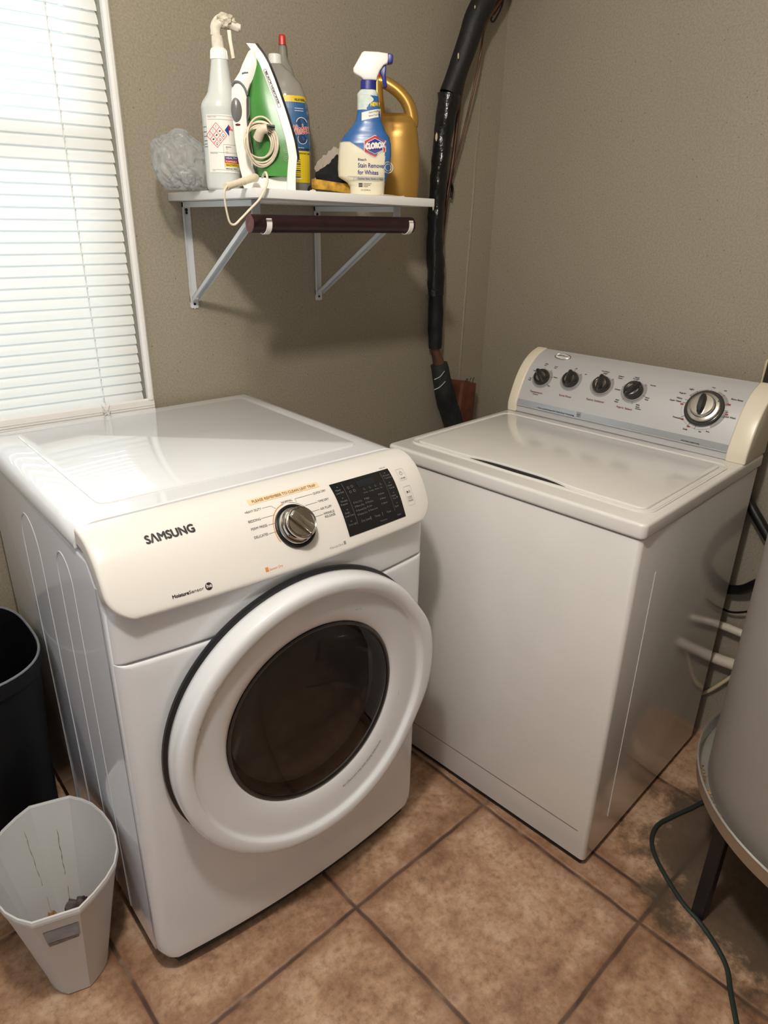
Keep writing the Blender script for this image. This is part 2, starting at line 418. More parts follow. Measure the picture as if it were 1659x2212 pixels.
# irregular ridge of joint compound beside the corner
def ridge(u, v):
    z = .1+v*1.85; x = .588+.018*(z-.97)/.8+.0025*noise.noise(Vector((0, 0, z*9)))
    w = (u-.5)*.011
    return (x+w, -.0022*cos((u-.5)*pi)*(1-max(0, v-.75)*4)+.0003, z)
grid(bm, ridge, 7, 60)
struct(obj('wall_back', bm, 'wall', norm=True))
bm = B(); box(bm, (XR, -3.2, 0), (XR+.1, 0, CZ)); struct(obj('wall_right', bm, 'wall'))
bm = B()      # a doorway in the left wall lets daylight in from the next room
box(bm, (-2.7, -3.2, 0), (-2.6, -2.5, CZ)); box(bm, (-2.7, -.95, 0), (-2.6, .12, CZ)); box(bm, (-2.7, -2.5, 2.1), (-2.6, -.95, CZ))
struct(obj('wall_left', bm, 'wall'))
bm = B(); box(bm, (-2.6, -3.3, 0), (XR+.1, -3.2, CZ)); struct(obj('wall_front', bm, 'wall'))
# window: opening with jambs, sash, pane
wo = bpy.data.objects.new('window_1', None); COL.objects.link(wo); struct(wo)
bm = B()
for a, b in (((WX0, .0, WZ0), (WX0+.02, .115, WZ1)), ((WX0, 0, WZ1-.02), (WX1, .115, WZ1)), ((WX0, 0, WZ0), (WX1, .115, WZ0+.015)), ((WX1-.012, .03, WZ0), (WX1, .115, WZ1))):
    box(bm, a, b, .002, 1)
obj('window_frame', bm, 'vinyl', wo)
bm = B()
for a, b in (((WX0+.02, .075, WZ0+.015), (WX0+.06, .105, WZ1-.02)), ((WX1-.052, .075, WZ0+.015), (WX1-.012, .105, WZ1-.02)),
             ((WX0+.06, .075, WZ0+.015), (WX1-.052, .105, WZ0+.055)), ((WX0+.06, .075, WZ1-.06), (WX1-.052, .105, WZ1-.02)), ((WX0+.06, .075, 1.59), (WX1-.052, .105, 1.63))):
    box(bm, a, b, .003, 1)
obj('window_sash', bm, 'vinyl', wo)
bm = B(); box(bm, (WX0+.055, .088, WZ0+.05), (WX1-.047, .092, WZ1-.055)); obj('window_pane', bm, 'pane', wo)
bm = B()
P = [(-.5365, -.004), (-.5365, -.013), (-.531, -.0165), (-.525, -.016), (-.5205, -.011), (-.5195, 0), (-.5365, .03)]
loft(bm, [[(x, y, z) for x, y in P] for z in (1.006, 1.012, 1.3, 1.7, 2.25)])
struct(obj('trim_1', bm, 'vinyl'))
# blind
bl = thing('window_blind', 'white closed mini blind hanging in the window at the left', 'blind', (0, 0, 0))
bm = B(); pitch = .0235; z = 1.018; k = 0
while z < 2.22:
    def slat(u, v, z=z):
        t = (v-.5); a = math.radians(66)
        w = .0272; bow = .0032*(1-(2*t)**2)
        y = -t*w*cos(a); zz = -t*w*sin(a)*-1
        # room side edge lower, slat bowed toward the room
        y = .004 - (.5-v)*w*cos(a)*1.0 - bow*sin(a); zz = (v-.5)*w*sin(a) - bow*cos(a)*-.3
        cx = min(u, 1-u)*1.08
        return (WX0+.012+u*(1.08-.017), y, z+zz+.0006*noise.noise(Vector((u*3, 0, z*40))))
    grid(bm, slat, 12, 7); z += pitch; k += 1
obj('slat', bm, 'slat', bl)
bm = B()
prism(bm, [(-.0130, .972), (-.0140, .995), (-.0125, 1.005), (-.0085, 1.009), (-.003, 1.006), (-.0008, .998), (-.0008, .972)], -1.600, -.5215, lambda a, b, d: (d, a, b), r=.0015)
for zz in (.975, .980, .986, .992):
    box(bm, (-1.599, -.0148, zz), (-.5225, -.0128, zz+.0016))
obj('bottom_rail', bm, 'vinyl', bl)
bm = B(); box(bm, (-1.6, -.03, 2.215), (-.54, .005, 2.248), .002); obj('head_rail', bm, 'vinyl', bl)
for x in (-.650, -1.42):
    bm = B(); tube(bm, [(x, -.0125, 2.22), (x-.001, -.0125, 1.6), (x+.0035, -.0125, 1.05), (x+.006, -.014, 1.01)], .0007, 6)
    z = 1.018
    while z < 2.2:
        xx = x+.0035*max(0, min(1, (1.6-z)/.55))
        tube(bm, [(xx-.0014, -.0125, z+.013), (xx, -.0142, z+.0085), (xx+.0008, -.0125, z+.003)], lambda t: .0008+.0011*sin(pi*t), 6); z += pitch
    obj('lift_cord', bm, 'blindcord', bl)
bm = B(); pts = []
for k in range(60):
    a = k*1.9; pts.append((-.645+.009*sin(a*1.3), -.0185+.0035*sin(a*.7), .988+.008*cos(a*1.7)))
tube(bm, pts, .0007, 5, smooth=3)
tube(bm, [(-.655, -.0165, 1.012), (-.650, -.0165, 1.0), (-.647, -.0175, .992)], .0007, 5); tube(bm, [(-.635, -.0165, 1.01), (-.640, -.0165, 1.0), (-.643, -.0175, .992)], .0007, 5)
obj('cord_knot', bm, 'blindcord', bl)

# ------------------------------------------------------------------ profiles for curved panels
class Prof:
    def __init__(s, P, n=10):
        s.P = smooth_path([(a, b, 0) for a, b in P], n); s.L = [0]
        for a, b in zip(s.P, s.P[1:]): s.L.append(s.L[-1]+(b-a).length)
        s.len = s.L[-1]
    def __call__(s, t):
        if t <= 0: a, b, k = s.P[0], s.P[1], t/(s.L[1])
        elif t >= s.len: a, b, k = s.P[-2], s.P[-1], 1+(t-s.len)/(s.L[-1]-s.L[-2])
        else:
            i = next(i for i in range(len(s.L)-1) if s.L[i+1] >= t)
            a, b, k = s.P[i], s.P[i+1], (t-s.L[i])/(s.L[i+1]-s.L[i])
        q = a.lerp(b, k); return q.x, q.y
    def normal(s, t):
        x0, y0 = s(max(0, t-.002)); x1, y1 = s(min(s.len, t+.002)); l = math.hypot(x1-x0, y1-y0)
        return (y1-y0)/l, -(x1-x0)/l
def params(L, rr):
    e = [0, .04, .12, .25, .42, .65, 1.0]
    n = max(3, int((L-2*rr)/(.02 if L > .3 else .005))); a = [k*rr for k in e]
    return a + [rr+(L-2*rr)*k/n for k in range(1, n)] + [L-x for x in a[::-1]]
def pillow(bm, W, L, surf, rr, skirt, cut=None, mi=0, rt=None):
    """rounded-edge skin: surf(u,t,depth); cut(t)->amount the half width shrinks (rounded corners)"""
    rt = rt or rr; us = params(W, rr); ts = params(L, rt); rows = []
    arcf = lambda d, r: r*(1-math.sqrt(max(0, 1-(1-d/r)**2))) if d < r else 0
    for t in ts:
        c = cut(t) if cut else 0; row = []
        for u in us:
            uu = W/2+(u-W/2)*(W/2-c)/(W/2)
            dep = max(arcf(max(0, min(uu-c, W-c-uu)), rr), arcf(max(0, min(t, L-t)), rt))
            row.append(bm.verts.new(surf(uu, t, dep)))
        rows.append(row)
    for a, b in zip(rows, rows[1:]):
        for k in range(len(us)-1): bm.faces.new((a[k], a[k+1], b[k+1], b[k])).material_index = mi
    n, m = len(us), len(ts)
    idx = [(0, i) for i in range(n)]+[(j, n-1) for j in range(1, m)]+[(m-1, i) for i in range(n-2, -1, -1)]+[(j, 0) for j in range(m-2, 0, -1)]
    sk = []
    for j, i in idx:
        t = ts[j]; c = cut(t) if cut else 0; uu = W/2+(us[i]-W/2)*(W/2-c)/(W/2)
        sk.append(bm.verts.new(surf(uu, t, max(rr, rt)+skirt)))
    for k in range(len(idx)):
        a = rows[idx[k][0]][idx[k][1]]; q = (k+1) % len(idx); b = rows[idx[q][0]][idx[q][1]]
        bm.faces.new((a, b, sk[q], sk[k])).material_index = mi
def corner_cut(L, R, top=0):
    def f(t):
        d = L-t; c = 0
        if d < R: c = R-math.sqrt(max(0, R*R-(R-d)**2))
        if top and t < top: c = max(c, top-math.sqrt(max(0, top*top-(top-t)**2)))
        return c
    return f

# ------------------------------------------------------------------ dryer
dry = thing('dryer', 'white front-loading dryer with a round dark glass door, under the window', 'dryer', (-.908, -.7546, 0), .031)
UW, UD, BOW = .686, .7206, .028
def bowv(u): s = (u-.343)/.343; return -BOW*(1-s*s)
bm = B()
# cabinet: side skins with rounded front edges
prism(bm, [(.040, .050), (.018, .085), (.0145, .11), (.0145, .862), (.034, .90), (.062, .944), (UD, .944), (UD, .050)], 0, UW, lambda a, b, d: (d, a, b), r=.009, seg=4)
for (va, vb_) in ((.36, .475), (.165, .245)):      # stamped arches in the left side
    for side in (0,):
        vm, vr = (va+vb_)/2, (vb_-va)/2
        ar = [(va, .06), (va, .30), (va, .60), (va, .90-vr*1.3)]+[(vm-vr*cos(pi*k/14), .90-vr*1.3+vr*1.3*sin(pi*k/14)) for k in range(1, 14)]+[(vb_, .90-vr*1.3), (vb_, .60), (vb_, .30), (vb_, .06)]
        for xx in (.0027, UW-.0027): tube(bm, [(xx, y, z) for y, z in ar], .0040, 10)
obj('cabinet', bm, 'dryer_side', dry)
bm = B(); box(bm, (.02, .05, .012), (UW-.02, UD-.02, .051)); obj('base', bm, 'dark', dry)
for a, b in ((.06, .09), (UW-.06, .09), (.06, UD-.07), (UW-.06, UD-.07)):
    bm = B(); lathe(bm, [(.016, 0), (.02, .004), (.012, .008), (.012, .014)], 16, Matrix.Translation((a, b, 0)), cap0=True); obj('foot', bm, 'dark', dry)
# top
TP = [(-.002, .9475), (-.003, .955), (.000, .966), (.006, .976), (.015, .983), (.03, .9868), (.05, .9874)]
prof = TP+[(UW-a, b) for a, b in TP[::-1]]
bm = B()
def topring(v, dz=0): return [(a, v, b-dz if b > .95 else b) for a, b in prof]
loft(bm, [topring(.106, .002), topring(.1085), topring(.2), topring(.5), topring(UD-.012), topring(UD-.004, .002), topring(UD, .008)])
prism(bm, rrect(.062, UW-.062, .160, .668, .022, 6), .984, .9896, lambda a, b, d: (a, b, d), r=.0016)
obj('top_panel', bm, 'enamel', dry)
# control panel
DP = Prof([(.104, .9865), (.085, .9855), (.062, .980), (.042, .968), (.024, .950), (.008, .926), (-.004, .902), (-.014, .878), (-.020, .860)])
def PP(u, t, dep=0):
    v, z = DP(t); nv, nz = DP.normal(t); s = (u-.343)/.343
    if nv > 0: nv, nz = -nv, -nz
    return Vector((u, v-nv*dep-.020*(1-s*s)*max(0, min(1, t/DP.len)), z-nz*dep))
bm = B(); pillow(bm, UW, DP.len, PP, .008, .02, corner_cut(DP.len, .05, .006))
cp = obj('control_panel', bm, 'dryer_panel', dry, ang=50)
bm = B(); prism(bm, [(.045, .962), (.022, .93), (.008, .89), (.006, .862), (.03, .845), (.11, .845), (.11, .962)], .026, UW-.026, lambda a, b, d: (d, a, b)); obj('panel_backing', bm, 'enamel', dry)
def PF(off=.0007): return lambda u, t: PP(u, t, -off)
F1 = PF()
def down(x, t0): return lambda a, b: F1(a, 2*t0-b)
def TD(bm, s, x0, x1, tb, size, mi=0, bold=0, cx=False):   # text whose baseline sits at t = tb, spanning x0..x1
    vs, _ = text_pts(s, size, bold); w0 = min(v[0] for v in vs); w = max(v[0] for v in vs)-w0; k = (x1-x0)/w
    text(bm, s, lambda a, b: F1(a, tb-b), x0-w0*k, 0, size, mi, bold, width=x1-x0)
bm = B()
TD(bm, 'S\u039bMSUNG', .0858, .168, .0805, .0200, 0, .0009)
for s, a, b, t in (('HEAVY DUTY', .2656, .298, .0745), ('BEDDING', .2637, .288, .0915), ('PERM PRESS', .263, .295, .105), ('DELICATES', .2631, .2904, .1195),
                   ('NORMAL', .3405, .3639, .0740), ('QUICK DRY', .4113, .4404, .0735), ('TIME DRY', .4127, .4377, .0905), ('AIR FLUFF', .4107, .4369, .1045), ('WRINKLE', .4136, .4384, .1145), ('RELEASE', .4142, .4381, .1205)):
    TD(bm, s, a, b, t, .0060)
F1d = lambda a, b: F1(a, b)
for pts in ([(.300, .0725), (.318, .0725), (.325, .080)], [(.290, .0895), (.3165, .0895)], [(.297, .1035), (.311, .1035)], [(.2925, .118), (.3075, .118)],
            [(.409, .0715), (.370, .0715), (.370, .078)], [(.4105, .0888), (.3835, .0888)], [(.4087, .1025), (.3885, .1025)], [(.4115, .113), (.392, .113)]):
    line(bm, F1d, pts, .00045)
TD(bm, 'Moisture', .0977, .1245, .1745, .0078, 0, .0003); TD(bm, 'Sensor', .1255, .1508, .1745, .0078, 0)
patch(bm, [(.1597+.0062*cos(k*pi/12), .1715+.0062*sin(k*pi/12)) for k in range(24)], F1)
text(bm, 'he', lambda a, b: PP(a, .1735-b, -.0011), .1553, 0, .0085, 3, .0003, width=.0088)
TD(bm, 'Manual Dry', .4031, .4345, .1765, .0058, 1); patch(bm, [(.4365, .1705), (.4415, .1705), (.4415, .1765), (.4365, .1765)], F1, 1)
patch(bm, [(.2647, .1705), (.2707, .1705), (.2707, .1775), (.2647, .1775)], F1, 2); TD(bm, 'Sensor Dry', .2725, .2994, .1775, .0058, 2)
arc(bm, F1d, .348, .118, .0432, pi*.86, pi*1.46, .0014, 2)
arc(bm, F1d, .348, .118, .0432, pi*1.55, pi*1.98, .0005, 0)
arc(bm, F1d, .348, .118, .0432, pi*1.98, pi*2.12, .0005, 1)
TD(bm, '*(Hold 3 sec)', .585, .601, .0600, .004, 0)
# power / start buttons
def rr_line(x0, x1, t0, t1, r, w, mi): 
    P = rrect(x0, x1, t0, t1, r, 5); line(bm, F1d, P+[P[0]], w, mi)
rr_line(.6205, .6400, .0715, .0965, .002, .0004, 1); rr_line(.6205, .6400, .1105, .1500, .002, .0004, 1)
arc(bm, F1d, .6303, .0815, .0038, -pi*.35, pi*1.35, .0006, 0); line(bm, F1d, [(.6303, .0755), (.6303, .0815)], .0006)
TD(bm, 'POWER', .6240, .6368, .0942, .005)
TD(bm, 'START', .6240, .6368, .1350, .005); TD(bm, 'PAUSE', .6240, .6368, .1425, .005); line(bm, F1d, [(.6235, .1367), (.637, .1367)], .0004)
patch(bm, [(.6265, .1195), (.6310, .1225), (.6265, .1255)], F1); line(bm, F1d, [(.6328, .1195), (.6328, .1255)], .0007); line(bm, F1d, [(.6345, .1195), (.6345, .1255)], .0007)
line(bm, F1d, [(.6250, .1195), (.6250, .1255)], .0005)
obj('printed_lettering', bm, ['ink', 'inkgrey', 'inkorange', 'labelwhite'], cp, norm=False)
bm = B(); F2 = PF(.0012)
ST = [(.2815, .0505), (.4345, .0505), (.4325, .0610), (.2800, .0610)]
vs = [[Vector(PP(.2808+.153*u, .0497+.0113*v, -.0005)) for u in [k/12 for k in range(13)]] for v in (0, .5, 1)]
V = [[bm.verts.new(p) for p in r] for r in vs]
for a, b in zip(V, V[1:]):
    for k in range(12): bm.faces.new((a[k], a[k+1], b[k+1], b[k])).material_index = 0
text(bm, 'PLEASE REMEMBER TO CLEAN LINT TRAP', lambda a, b: PP(a, .0585-b, -.0009), .2885, 0, .0078, 1, .0001, width=.137)
obj('reminder_sticker', bm, ['tan', mat('brown_ink', (150, 100, 60), .5)], cp, norm=False)['label'] = 'tan sticker reading please remember to clean lint trap'
# display
bm = B()
P = rrect(.4535, .6050, .0635, .1670, .003, 4)
def scr(a, b, dep): return PP(a, b, -dep)
vs = []
nu, nt = 14, 10
V = [[bm.verts.new(PP(.4535+.1515*i/nu, .0635+.1035*j/nt, -.0009)) for i in range(nu+1)] for j in range(nt+1)]
for j in range(nt):
    for i in range(nu): bm.faces.new((V[j][i], V[j][i+1], V[j+1][i+1], V[j+1][i]))
obj('display_screen', bm, 'screen', cp)
bm = B(); F3 = lambda a, b: PP(a, b, -.0015)
def TS(s, x0, x1, tb, size, mi=0):
    vs, _ = text_pts(s, size); w = max(v[0] for v in vs)
    text(bm, s, lambda a, b: F3(a, tb-b), x0, 0, size, mi, 0, width=min(x1-x0, w*1.0))
line(bm, F3, [(.4800, .068), (.4800, .150)], .0005); line(bm, F3, [(.5795, .068), (.5795, .150)], .0005)
for k, (a, b_) in enumerate((('Mixed', 'Load Bell'), ('Wrinkle', 'Prevent'), ('Small', 'Load Care'), ('Drum Light', ''))):
    t = .0805+k*.0225; TS(a, .4590, .4785, t, .0050); TS(b_, .4570, .4790, t+.0058, .0050) if b_ else None
    line(bm, F3, [(.4655, t-.0075), (.4685, t-.0075)], .0012)
for k, (a, b_) in enumerate((('My Cycle', '*Cycle Save'), ('Adjust', 'Time \u25b2'), ('Adjust', 'Time \u25bc'), ('Signal', ''))):
    t = .0785+k*.0215; TS(a, .5820, .6020, t, .0048); TS(b_, .5830, .6020, t+.0056, .0044) if b_ else None
    line(bm, F3, [(.5895, t-.0072), (.5925, t-.0072)], .0012)
for k, s in enumerate(('Very Dry', 'More Dry', 'Normal Dry', 'Damp Dry')): TS(s, .4900, .512, .1115+k*.0078, .0048); patch(bm, [(.4868, .1080+k*.0078), (.4880, .1080+k*.0078), (.4880, .1115+k*.0078), (.4868, .1115+k*.0078)], F3)
for k, s in enumerate(('High', 'Medium', 'Low', 'Extra Low')): TS(s, .5180, .540, .1105+k*.0078, .0048); patch(bm, [(.5148, .1070+k*.0078), (.5160, .1070+k*.0078), (.5160, .1105+k*.0078), (.5148, .1105+k*.0078)], F3)
for k, s in enumerate(('60min', '40min', '30min')): TS(s, .5550, .570, .1105+k*.0095, .0048); patch(bm, [(.5518, .1070+k*.0095), (.5530, .1070+k*.0095), (.5530, .1105+k*.0095), (.5518, .1105+k*.0095)], F3)
for s, a in (('Dry Level', .4900), ('Temp.', .5250), ('Time', .5570)): TS(s, a, a+.025, .1485, .0060)
for x in (.5150, .5460): line(bm, F3, [(x, .143), (x, .150)], .0009)
TS('*Cycle Save', .535, .56, .1600, .004); TS('*Signal', .582, .6, .1600, .004)
for k, s in enumerate(('Sensing', 'Cooling', 'Wrinkle', 'End')): TS(s, .519+k*.0145, .531+k*.0145, .0985, .0035); arc(bm, F3, .5245+k*.0145, .0905, .0018, 0, 5, .0006)
for a, b_ in ((.4880, .0775), (.4980, .0765), (.4885, .0865), (.4985, .0860)): arc(bm, F3, a+.002, b_+.002, .0022, 0, 6.3, .0007)
obj('display_lettering', bm, 'inkwhite', cp, norm=False)
bm = B()
V = [[bm.verts.new(PP(.5130+.044*i/5, .0720+.0130*j/3, -.0014)) for i in range(6)] for j in range(4)]
for j in range(3):
    for i in range(5): bm.faces.new((V[j][i], V[j][i+1], V[j+1][i+1], V[j+1][i]))
obj('clock_window', bm, 'lcd', cp)
# dial
def frame(fn, u, t, flip=1):
    p = Vector(fn(u, t, 0)); du = (Vector(fn(u+.003, t, 0))-Vector(fn(u-.003, t, 0))).normalized(); dt = (Vector(fn(u, t-.003, 0))-Vector(fn(u, t+.003, 0))).normalized()
    n = du.cross(dt).normalized(); dt = n.cross(du); m = Matrix((du, dt, n)).transposed().to_4x4(); m.translation = p; return m
m = frame(PP, .348, .118)
bm = B()
lathe(bm, [(.0405, -.006), (.0405, .0028), (.0395, .0036), (.0365, .0036), (.0355, .002)], 64, m)
obj('dial_recess_ring', bm, 'black', cp)
bm = B()
lathe(bm, [(.0356, -.003), (.0352, .004), (.0338, .006), (.0320, .0065), (.0318, .012)], 64, m, mi=1)
lathe(bm, [(.0322, .010), (.0318, .014), (.0300, .016), (.0296, .022), (.0302, .0245), (.0296, .027), (.0275, .0285), (.0258, .0275), (.0248, .0262), (.012, .0255), (0.0005, .0254)], 64, m)
vs = box(bm, (-.0085, -.026, .0250), (.0085, .026, .0345), .004, 4)
for v in vs: v.co = m @ (Matrix.Rotation(.62, 4, 'Z') @ v.co)
obj('cycle_dial', bm, ['chrome', 'chrome2'], cp)['label'] = 'round chrome cycle dial with a raised grip'
# apron and lower front
def front(z0, z1, rr=.007):
    L = z1-z0
    return L, (lambda u, t, dep: Vector((u, bowv(u)+dep+.004, z1-t)))
L = .904-.772; bm = B()
def apron(u, t, dep):
    z = .904-t; f = max(0, min(1, (z-.855)/.045)); return Vector((u, bowv(u)*(1-.6*f)+dep+.004+.004*f, z))
pillow(bm, UW, L, apron, .026, .006, rt=.005); obj('upper_front_panel', bm, 'enamel', dry, ang=50)
L, sf = front(.045, .769); bm = B(); pillow(bm, UW, L, lambda u, t, dep: sf(u, t, dep)-Vector((0, .0015, 0)), .026, .006, corner_cut(L, .030), rt=.009); obj('front_panel', bm, 'enamel', dry, ang=50)
# dark skirt line beneath the front
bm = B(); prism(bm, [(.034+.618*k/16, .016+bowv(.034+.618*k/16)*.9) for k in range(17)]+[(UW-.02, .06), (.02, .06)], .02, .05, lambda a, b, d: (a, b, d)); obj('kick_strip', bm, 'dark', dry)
# door
DC = (.350, .541)
def dpt(r, a, d, off=(0, 0)):
    u = DC[0]+off[0]+r*cos(a); z = DC[1]+off[1]+r*sin(a); return Vector((u, bowv(min(.68, max(0.0, u)))*.8-.006-d, z))
def wing(a):   # the grip bulge on the right of the rim
    a = (a+pi) % (2*pi)-pi
    return .016*math.exp(-((a-.02)/.42)**4)
def ring(bm, prof, seg=128, wg=0, mi=0):
    R = []
    for r, d, w in prof:
        R.append([bm.verts.new(dpt(r+w*wing(2*pi*k/seg), 2*pi*k/seg, d)) for k in range(seg)])
    for a, b in zip(R, R[1:]):
        for k in range(seg):
            j = (k+1) % seg; bm.faces.new((a[k], a[j], b[j], b[k])).material_index = mi
    return R
bm = B(); ring(bm, [(.292, -.006, 0), (.301, -.002, 0), (.3040, .003, 0), (.3035, .008, .3), (.298, .010, .3), (.288, .012, .2)]); obj('door_gasket', bm, 'gasket', dry)
door = bpy.data.objects.new('door', None); COL.objects.link(door); door.parent = dry
bm = B()
ring(bm, [(.280, .006, 0), (.294, .009, .5), (.2975, .013, .8), (.2995, .022, 1), (.2998, .040, 1), (.2988, .0480, 1), (.2960, .0530, .98), (.2915, .0560, .92), (.285, .0568, .8), (.278, .0562, .6), (.2725, .0550, .4), (.2705, .0535, .35), (.2680, .0480, .2), (.2660, .0445, .1), (.2630, .0430, 0), (.257, .0422, 0), (.245, .0405, 0), (.225, .0378, 0), (.209, .0338, 0), (.2015, .0302, 0), (.1965, .0270, 0), (.1945, .0235, 0), (.1945, .015, 0)])
obj('door_rim', bm, 'enamel', door, ang=60)
bm = B(); ring(bm, [(.1955, .0285, 0), (.1915, .0295, 0), (.1885, .0285, 0), (.1875, .024, 0)]); obj('glass_surround', bm, 'knob', door)
bm = B(); R = ring(bm, [(.190, .0265, 0), (.182, .029, 0), (.165, .0315, 0), (.13, .0345, 0), (.08, .0365, 0), (.03, .037, 0)]); bm.faces.new(R[-1]); obj('door_glass', bm, 'doorglass', door, ang=60)
bm = B(); R = ring(bm, [(.189, .0200, 0), (.186, .0165, 0), (.1825, .0160, 0), (.1800, .010, 0), (.177, -.002, 0), (.170, -.010, 0), (.158, -.014, 0), (.12, -.019, 0), (.05, -.022, 0)]); bm.faces.new(R[-1]); obj('glass_bowl', bm, 'bowl', door, ang=60)
bm = B()   # curved caution print under the glass
def FD(x, y): # x along arc, y outward
    a = -1.22+x/.222; r = .222-(-y)*-1; return dpt(.222-y*-1*-1, a, .0392)
def FD(x, y): return dpt(.2265-y, -1.335+x/.2265, .0405)
text(bm, 'Air Clean vent trap each drying cycle thanks', FD, 0, 0, .0085, 0, .0001, width=.128)
obj('caution_print', bm, 'scuff', door, norm=False)
for a0, r0, l in ((2.45, .275, .02), (2.75, .27, .03), (3.0, .266, .012), (1.15, .226, .012), (1.11, .228, .010), (-.28, .222, .018), (3.55, .262, .01)):
    bm = B(); P = [(a0+k*l*.5+.002*sin(k*5+a0*9), r0+k*.0006*sin(a0*3)) for k in range(6)]
    line(bm, lambda a, r: dpt(r, a, .0572 if r > .27 else .0412), P, .0007); obj('scuff_mark', bm, 'scuff', door, norm=False)

# ------------------------------------------------------------------ washer
wsh = thing('washing_machine', 'cream-white top-loading washing machine with a silver console of five knobs', 'washing machine', (-.0125, -1.1168, 0), .111)
WW, WD, WH = .686, .6527, .9169
bm = B()
prism(bm, rrect(.004, WD-.004, .003, WW-.003, .012, 5), .020, .880, lambda a, b, d: (a, b, d), r=.003)
obj('cabinet', bm, 'washer', wsh)
bm = B()   # toe seam and the pressed side outline
def wf(b, z): return (.0034, b, z)
line(bm, wf, [(.03, .102), (WW-.01, .102)], .0022)
obj('toe_seam', bm, 'scuff', wsh, norm=False)
bm = B(); tube(bm, [(.10, .0032, .10), (.10, .0032, .78)], .0016, 8); obj('side_embossing', bm, 'washer', wsh)
bm = B(); box(bm, (.01, .012, .006), (.60, WW-.012, .022)); obj('base', bm, 'dark', wsh)  # dark box painted as the shadow gap beneath the cabinet
bm = B(); box(bm, (.014, .016, .878), (WD-.014, WW-.016, .884)); obj('frame_shadow_gap', bm, 'dark', wsh)  # dark strip paints the shade in the seam below the top frame
for a, b in ((.05, .05), (.05, WW-.05), (.6, .05), (.6, WW-.05)):
    bm = B(); lathe(bm, [(.018, 0), (.018, .006), (.01, .01), (.01, .02)], 16, Matrix.Translation((a, b, 0)), cap0=True); obj('foot', bm, 'dark', wsh)
bm = B(); O = .0025
prism(bm, rrect(-O, WD, -O, WW+O, .014, 6), .883, WH, lambda a, b, d: (a, b, d), r=.007, seg=4)
# shallow rounded rim round the lid
P = rrect(.052, .478, .020, WW-.020, .03, 8)
tube(bm, [(a, b, WH-.0006) for a, b in P+[P[0]]], .0036, 8, caps=False)
tf = obj('top_frame', bm, 'washer', wsh)
bm = B()
def lidpoly():
    # front edge has a shallow finger scoop in its middle
    P = rrect(.0655, .462, .034, WW-.034, .018, 6)
    out = []
    for a, b in P: out.append((a, b))
    # insert scoop along a=.0655 side
    res = []
    for k, (a, b) in enumerate(out):
        res.append((a, b)); c, d = out[(k+1) % len(out)]
        if abs(a-.0655) < 1e-6 and abs(c-.0655) < 1e-6 and abs(b-d) > .3:
            for q in range(1, 20):
                y = b+(d-b)*q/20; y0 = (b+d)/2; res.append((.0655+.012*math.exp(-((y-y0)/.12)**4), y))
    return res
prism(bm, lidpoly(), WH-.004, WH+.0042, lambda a, b, d: (a, b, d+.004*(1-((a-.26)/.22)**2)*(1-((b-.343)/.33)**2) if d > WH else d), r=.003, seg=3)
obj('lid', bm, 'washer', wsh)
bm = B(); prism(bm, [(.0645, .215), (.072, .245), (.079, .29), (.0795, .40), (.072, .445), (.0645, .475), (.0600, .345)], WH-.002, WH+.0006, lambda a, b, d: (a, b, d)); obj('lid_finger_recess', bm, 'dark', wsh)
# console
WP = Prof([(.645, 1.088), (.61, 1.076), (.578, 1.055), (.552, 1.025), (.533, .99), (.519, .955), (.514, .937)])
def CP(x, t, dep=0):
    a, z = WP(t); na, nz = WP.normal(t)
    if na > 0: na, nz = -na, -nz
    return Vector((a-na*dep, WW-x, z-nz*dep))
def cap(b0, b1, name):
    bm = B(); P = [WP(WP.len*k/24) for k in range(25)]
    P = [(a-.0025, z+.0015) for a, z in P]
    P = P+[(.513, .9175), (WD, .9175), (WD, 1.087), (.650, 1.0895)]
    prism(bm, P, b0, b1, lambda a, b, d: (a, d, b), r=.004, seg=3); return obj(name, bm, 'washer_cap', wsh, ang=40)
cap(WW-.030, WW+.002, 'end_cap'); cap(-.002, .046, 'end_cap')
bm = B(); P = [WP(WP.len*k/24) for k in range(25)]
P = P+[(.519, .937), (.519, .918), (WD-.004, .918), (WD-.004, 1.086)]
prism(bm, P, .046, WW-.030, lambda a, b, d: (a, d, b)); con = obj('console_face', bm, 'silver', wsh, ang=40)
bm = B()
V = [[bm.verts.new(CP(.0302+.6095*i/8, .193+.0165*j/2, -.0005)) for i in range(9)] for j in range(3)]
for j in range(2):
    for i in range(8): bm.faces.new((V[j][i], V[j][i+1], V[j+1][i+1], V[j+1][i]))
obj('console_strip', bm, 'silver2', con)
CF = lambda x, t: CP(x, t, -.0010)
def TW(bm, s, cx, tb, size, mi=0, bold=0, width=None):
    bold = bold or .00018
    vs, _ = text_pts(s, size, bold); w = max(v[0] for v in vs); k = (width/w if width else 1)
    text(bm, s, lambda a, b: CF(a, tb-b), cx-w*k/2, 0, size, mi, bold, width=width)
bm = B()
for s, x, t, w in (('Temperature', .083, .1665, .043), ('Extra Rinse', .177, .1605, .038), ('Fabric Softener', .270, .1560, .054), ('Fabric Select', .357, .1600, .044)): TW(bm, s, x, t, .0078, 1, .0001, w)
TW(bm, 'All cold rinse', .083, .1715, .0035)
TW(bm, 'Auto Load Sensing with Triple Spray Technology', .163, .2075, .0052, 2, 0, .120)
TW(bm, 'pull to start / push to stop', .550, .2072, .0046, 0, 0, .046)
KN = {1: (.0854, .1185, .0240, -.80), 2: (.1763, .110, .0240, -.18), 3: (.2719, .108, .0250, -.18), 4: (.3646, .107, .0260, .70)}
def lab(k, s, dx, dt, size=.0048): TW(bm, s, KN[k][0]+dx, KN[k][1]+dt, size)
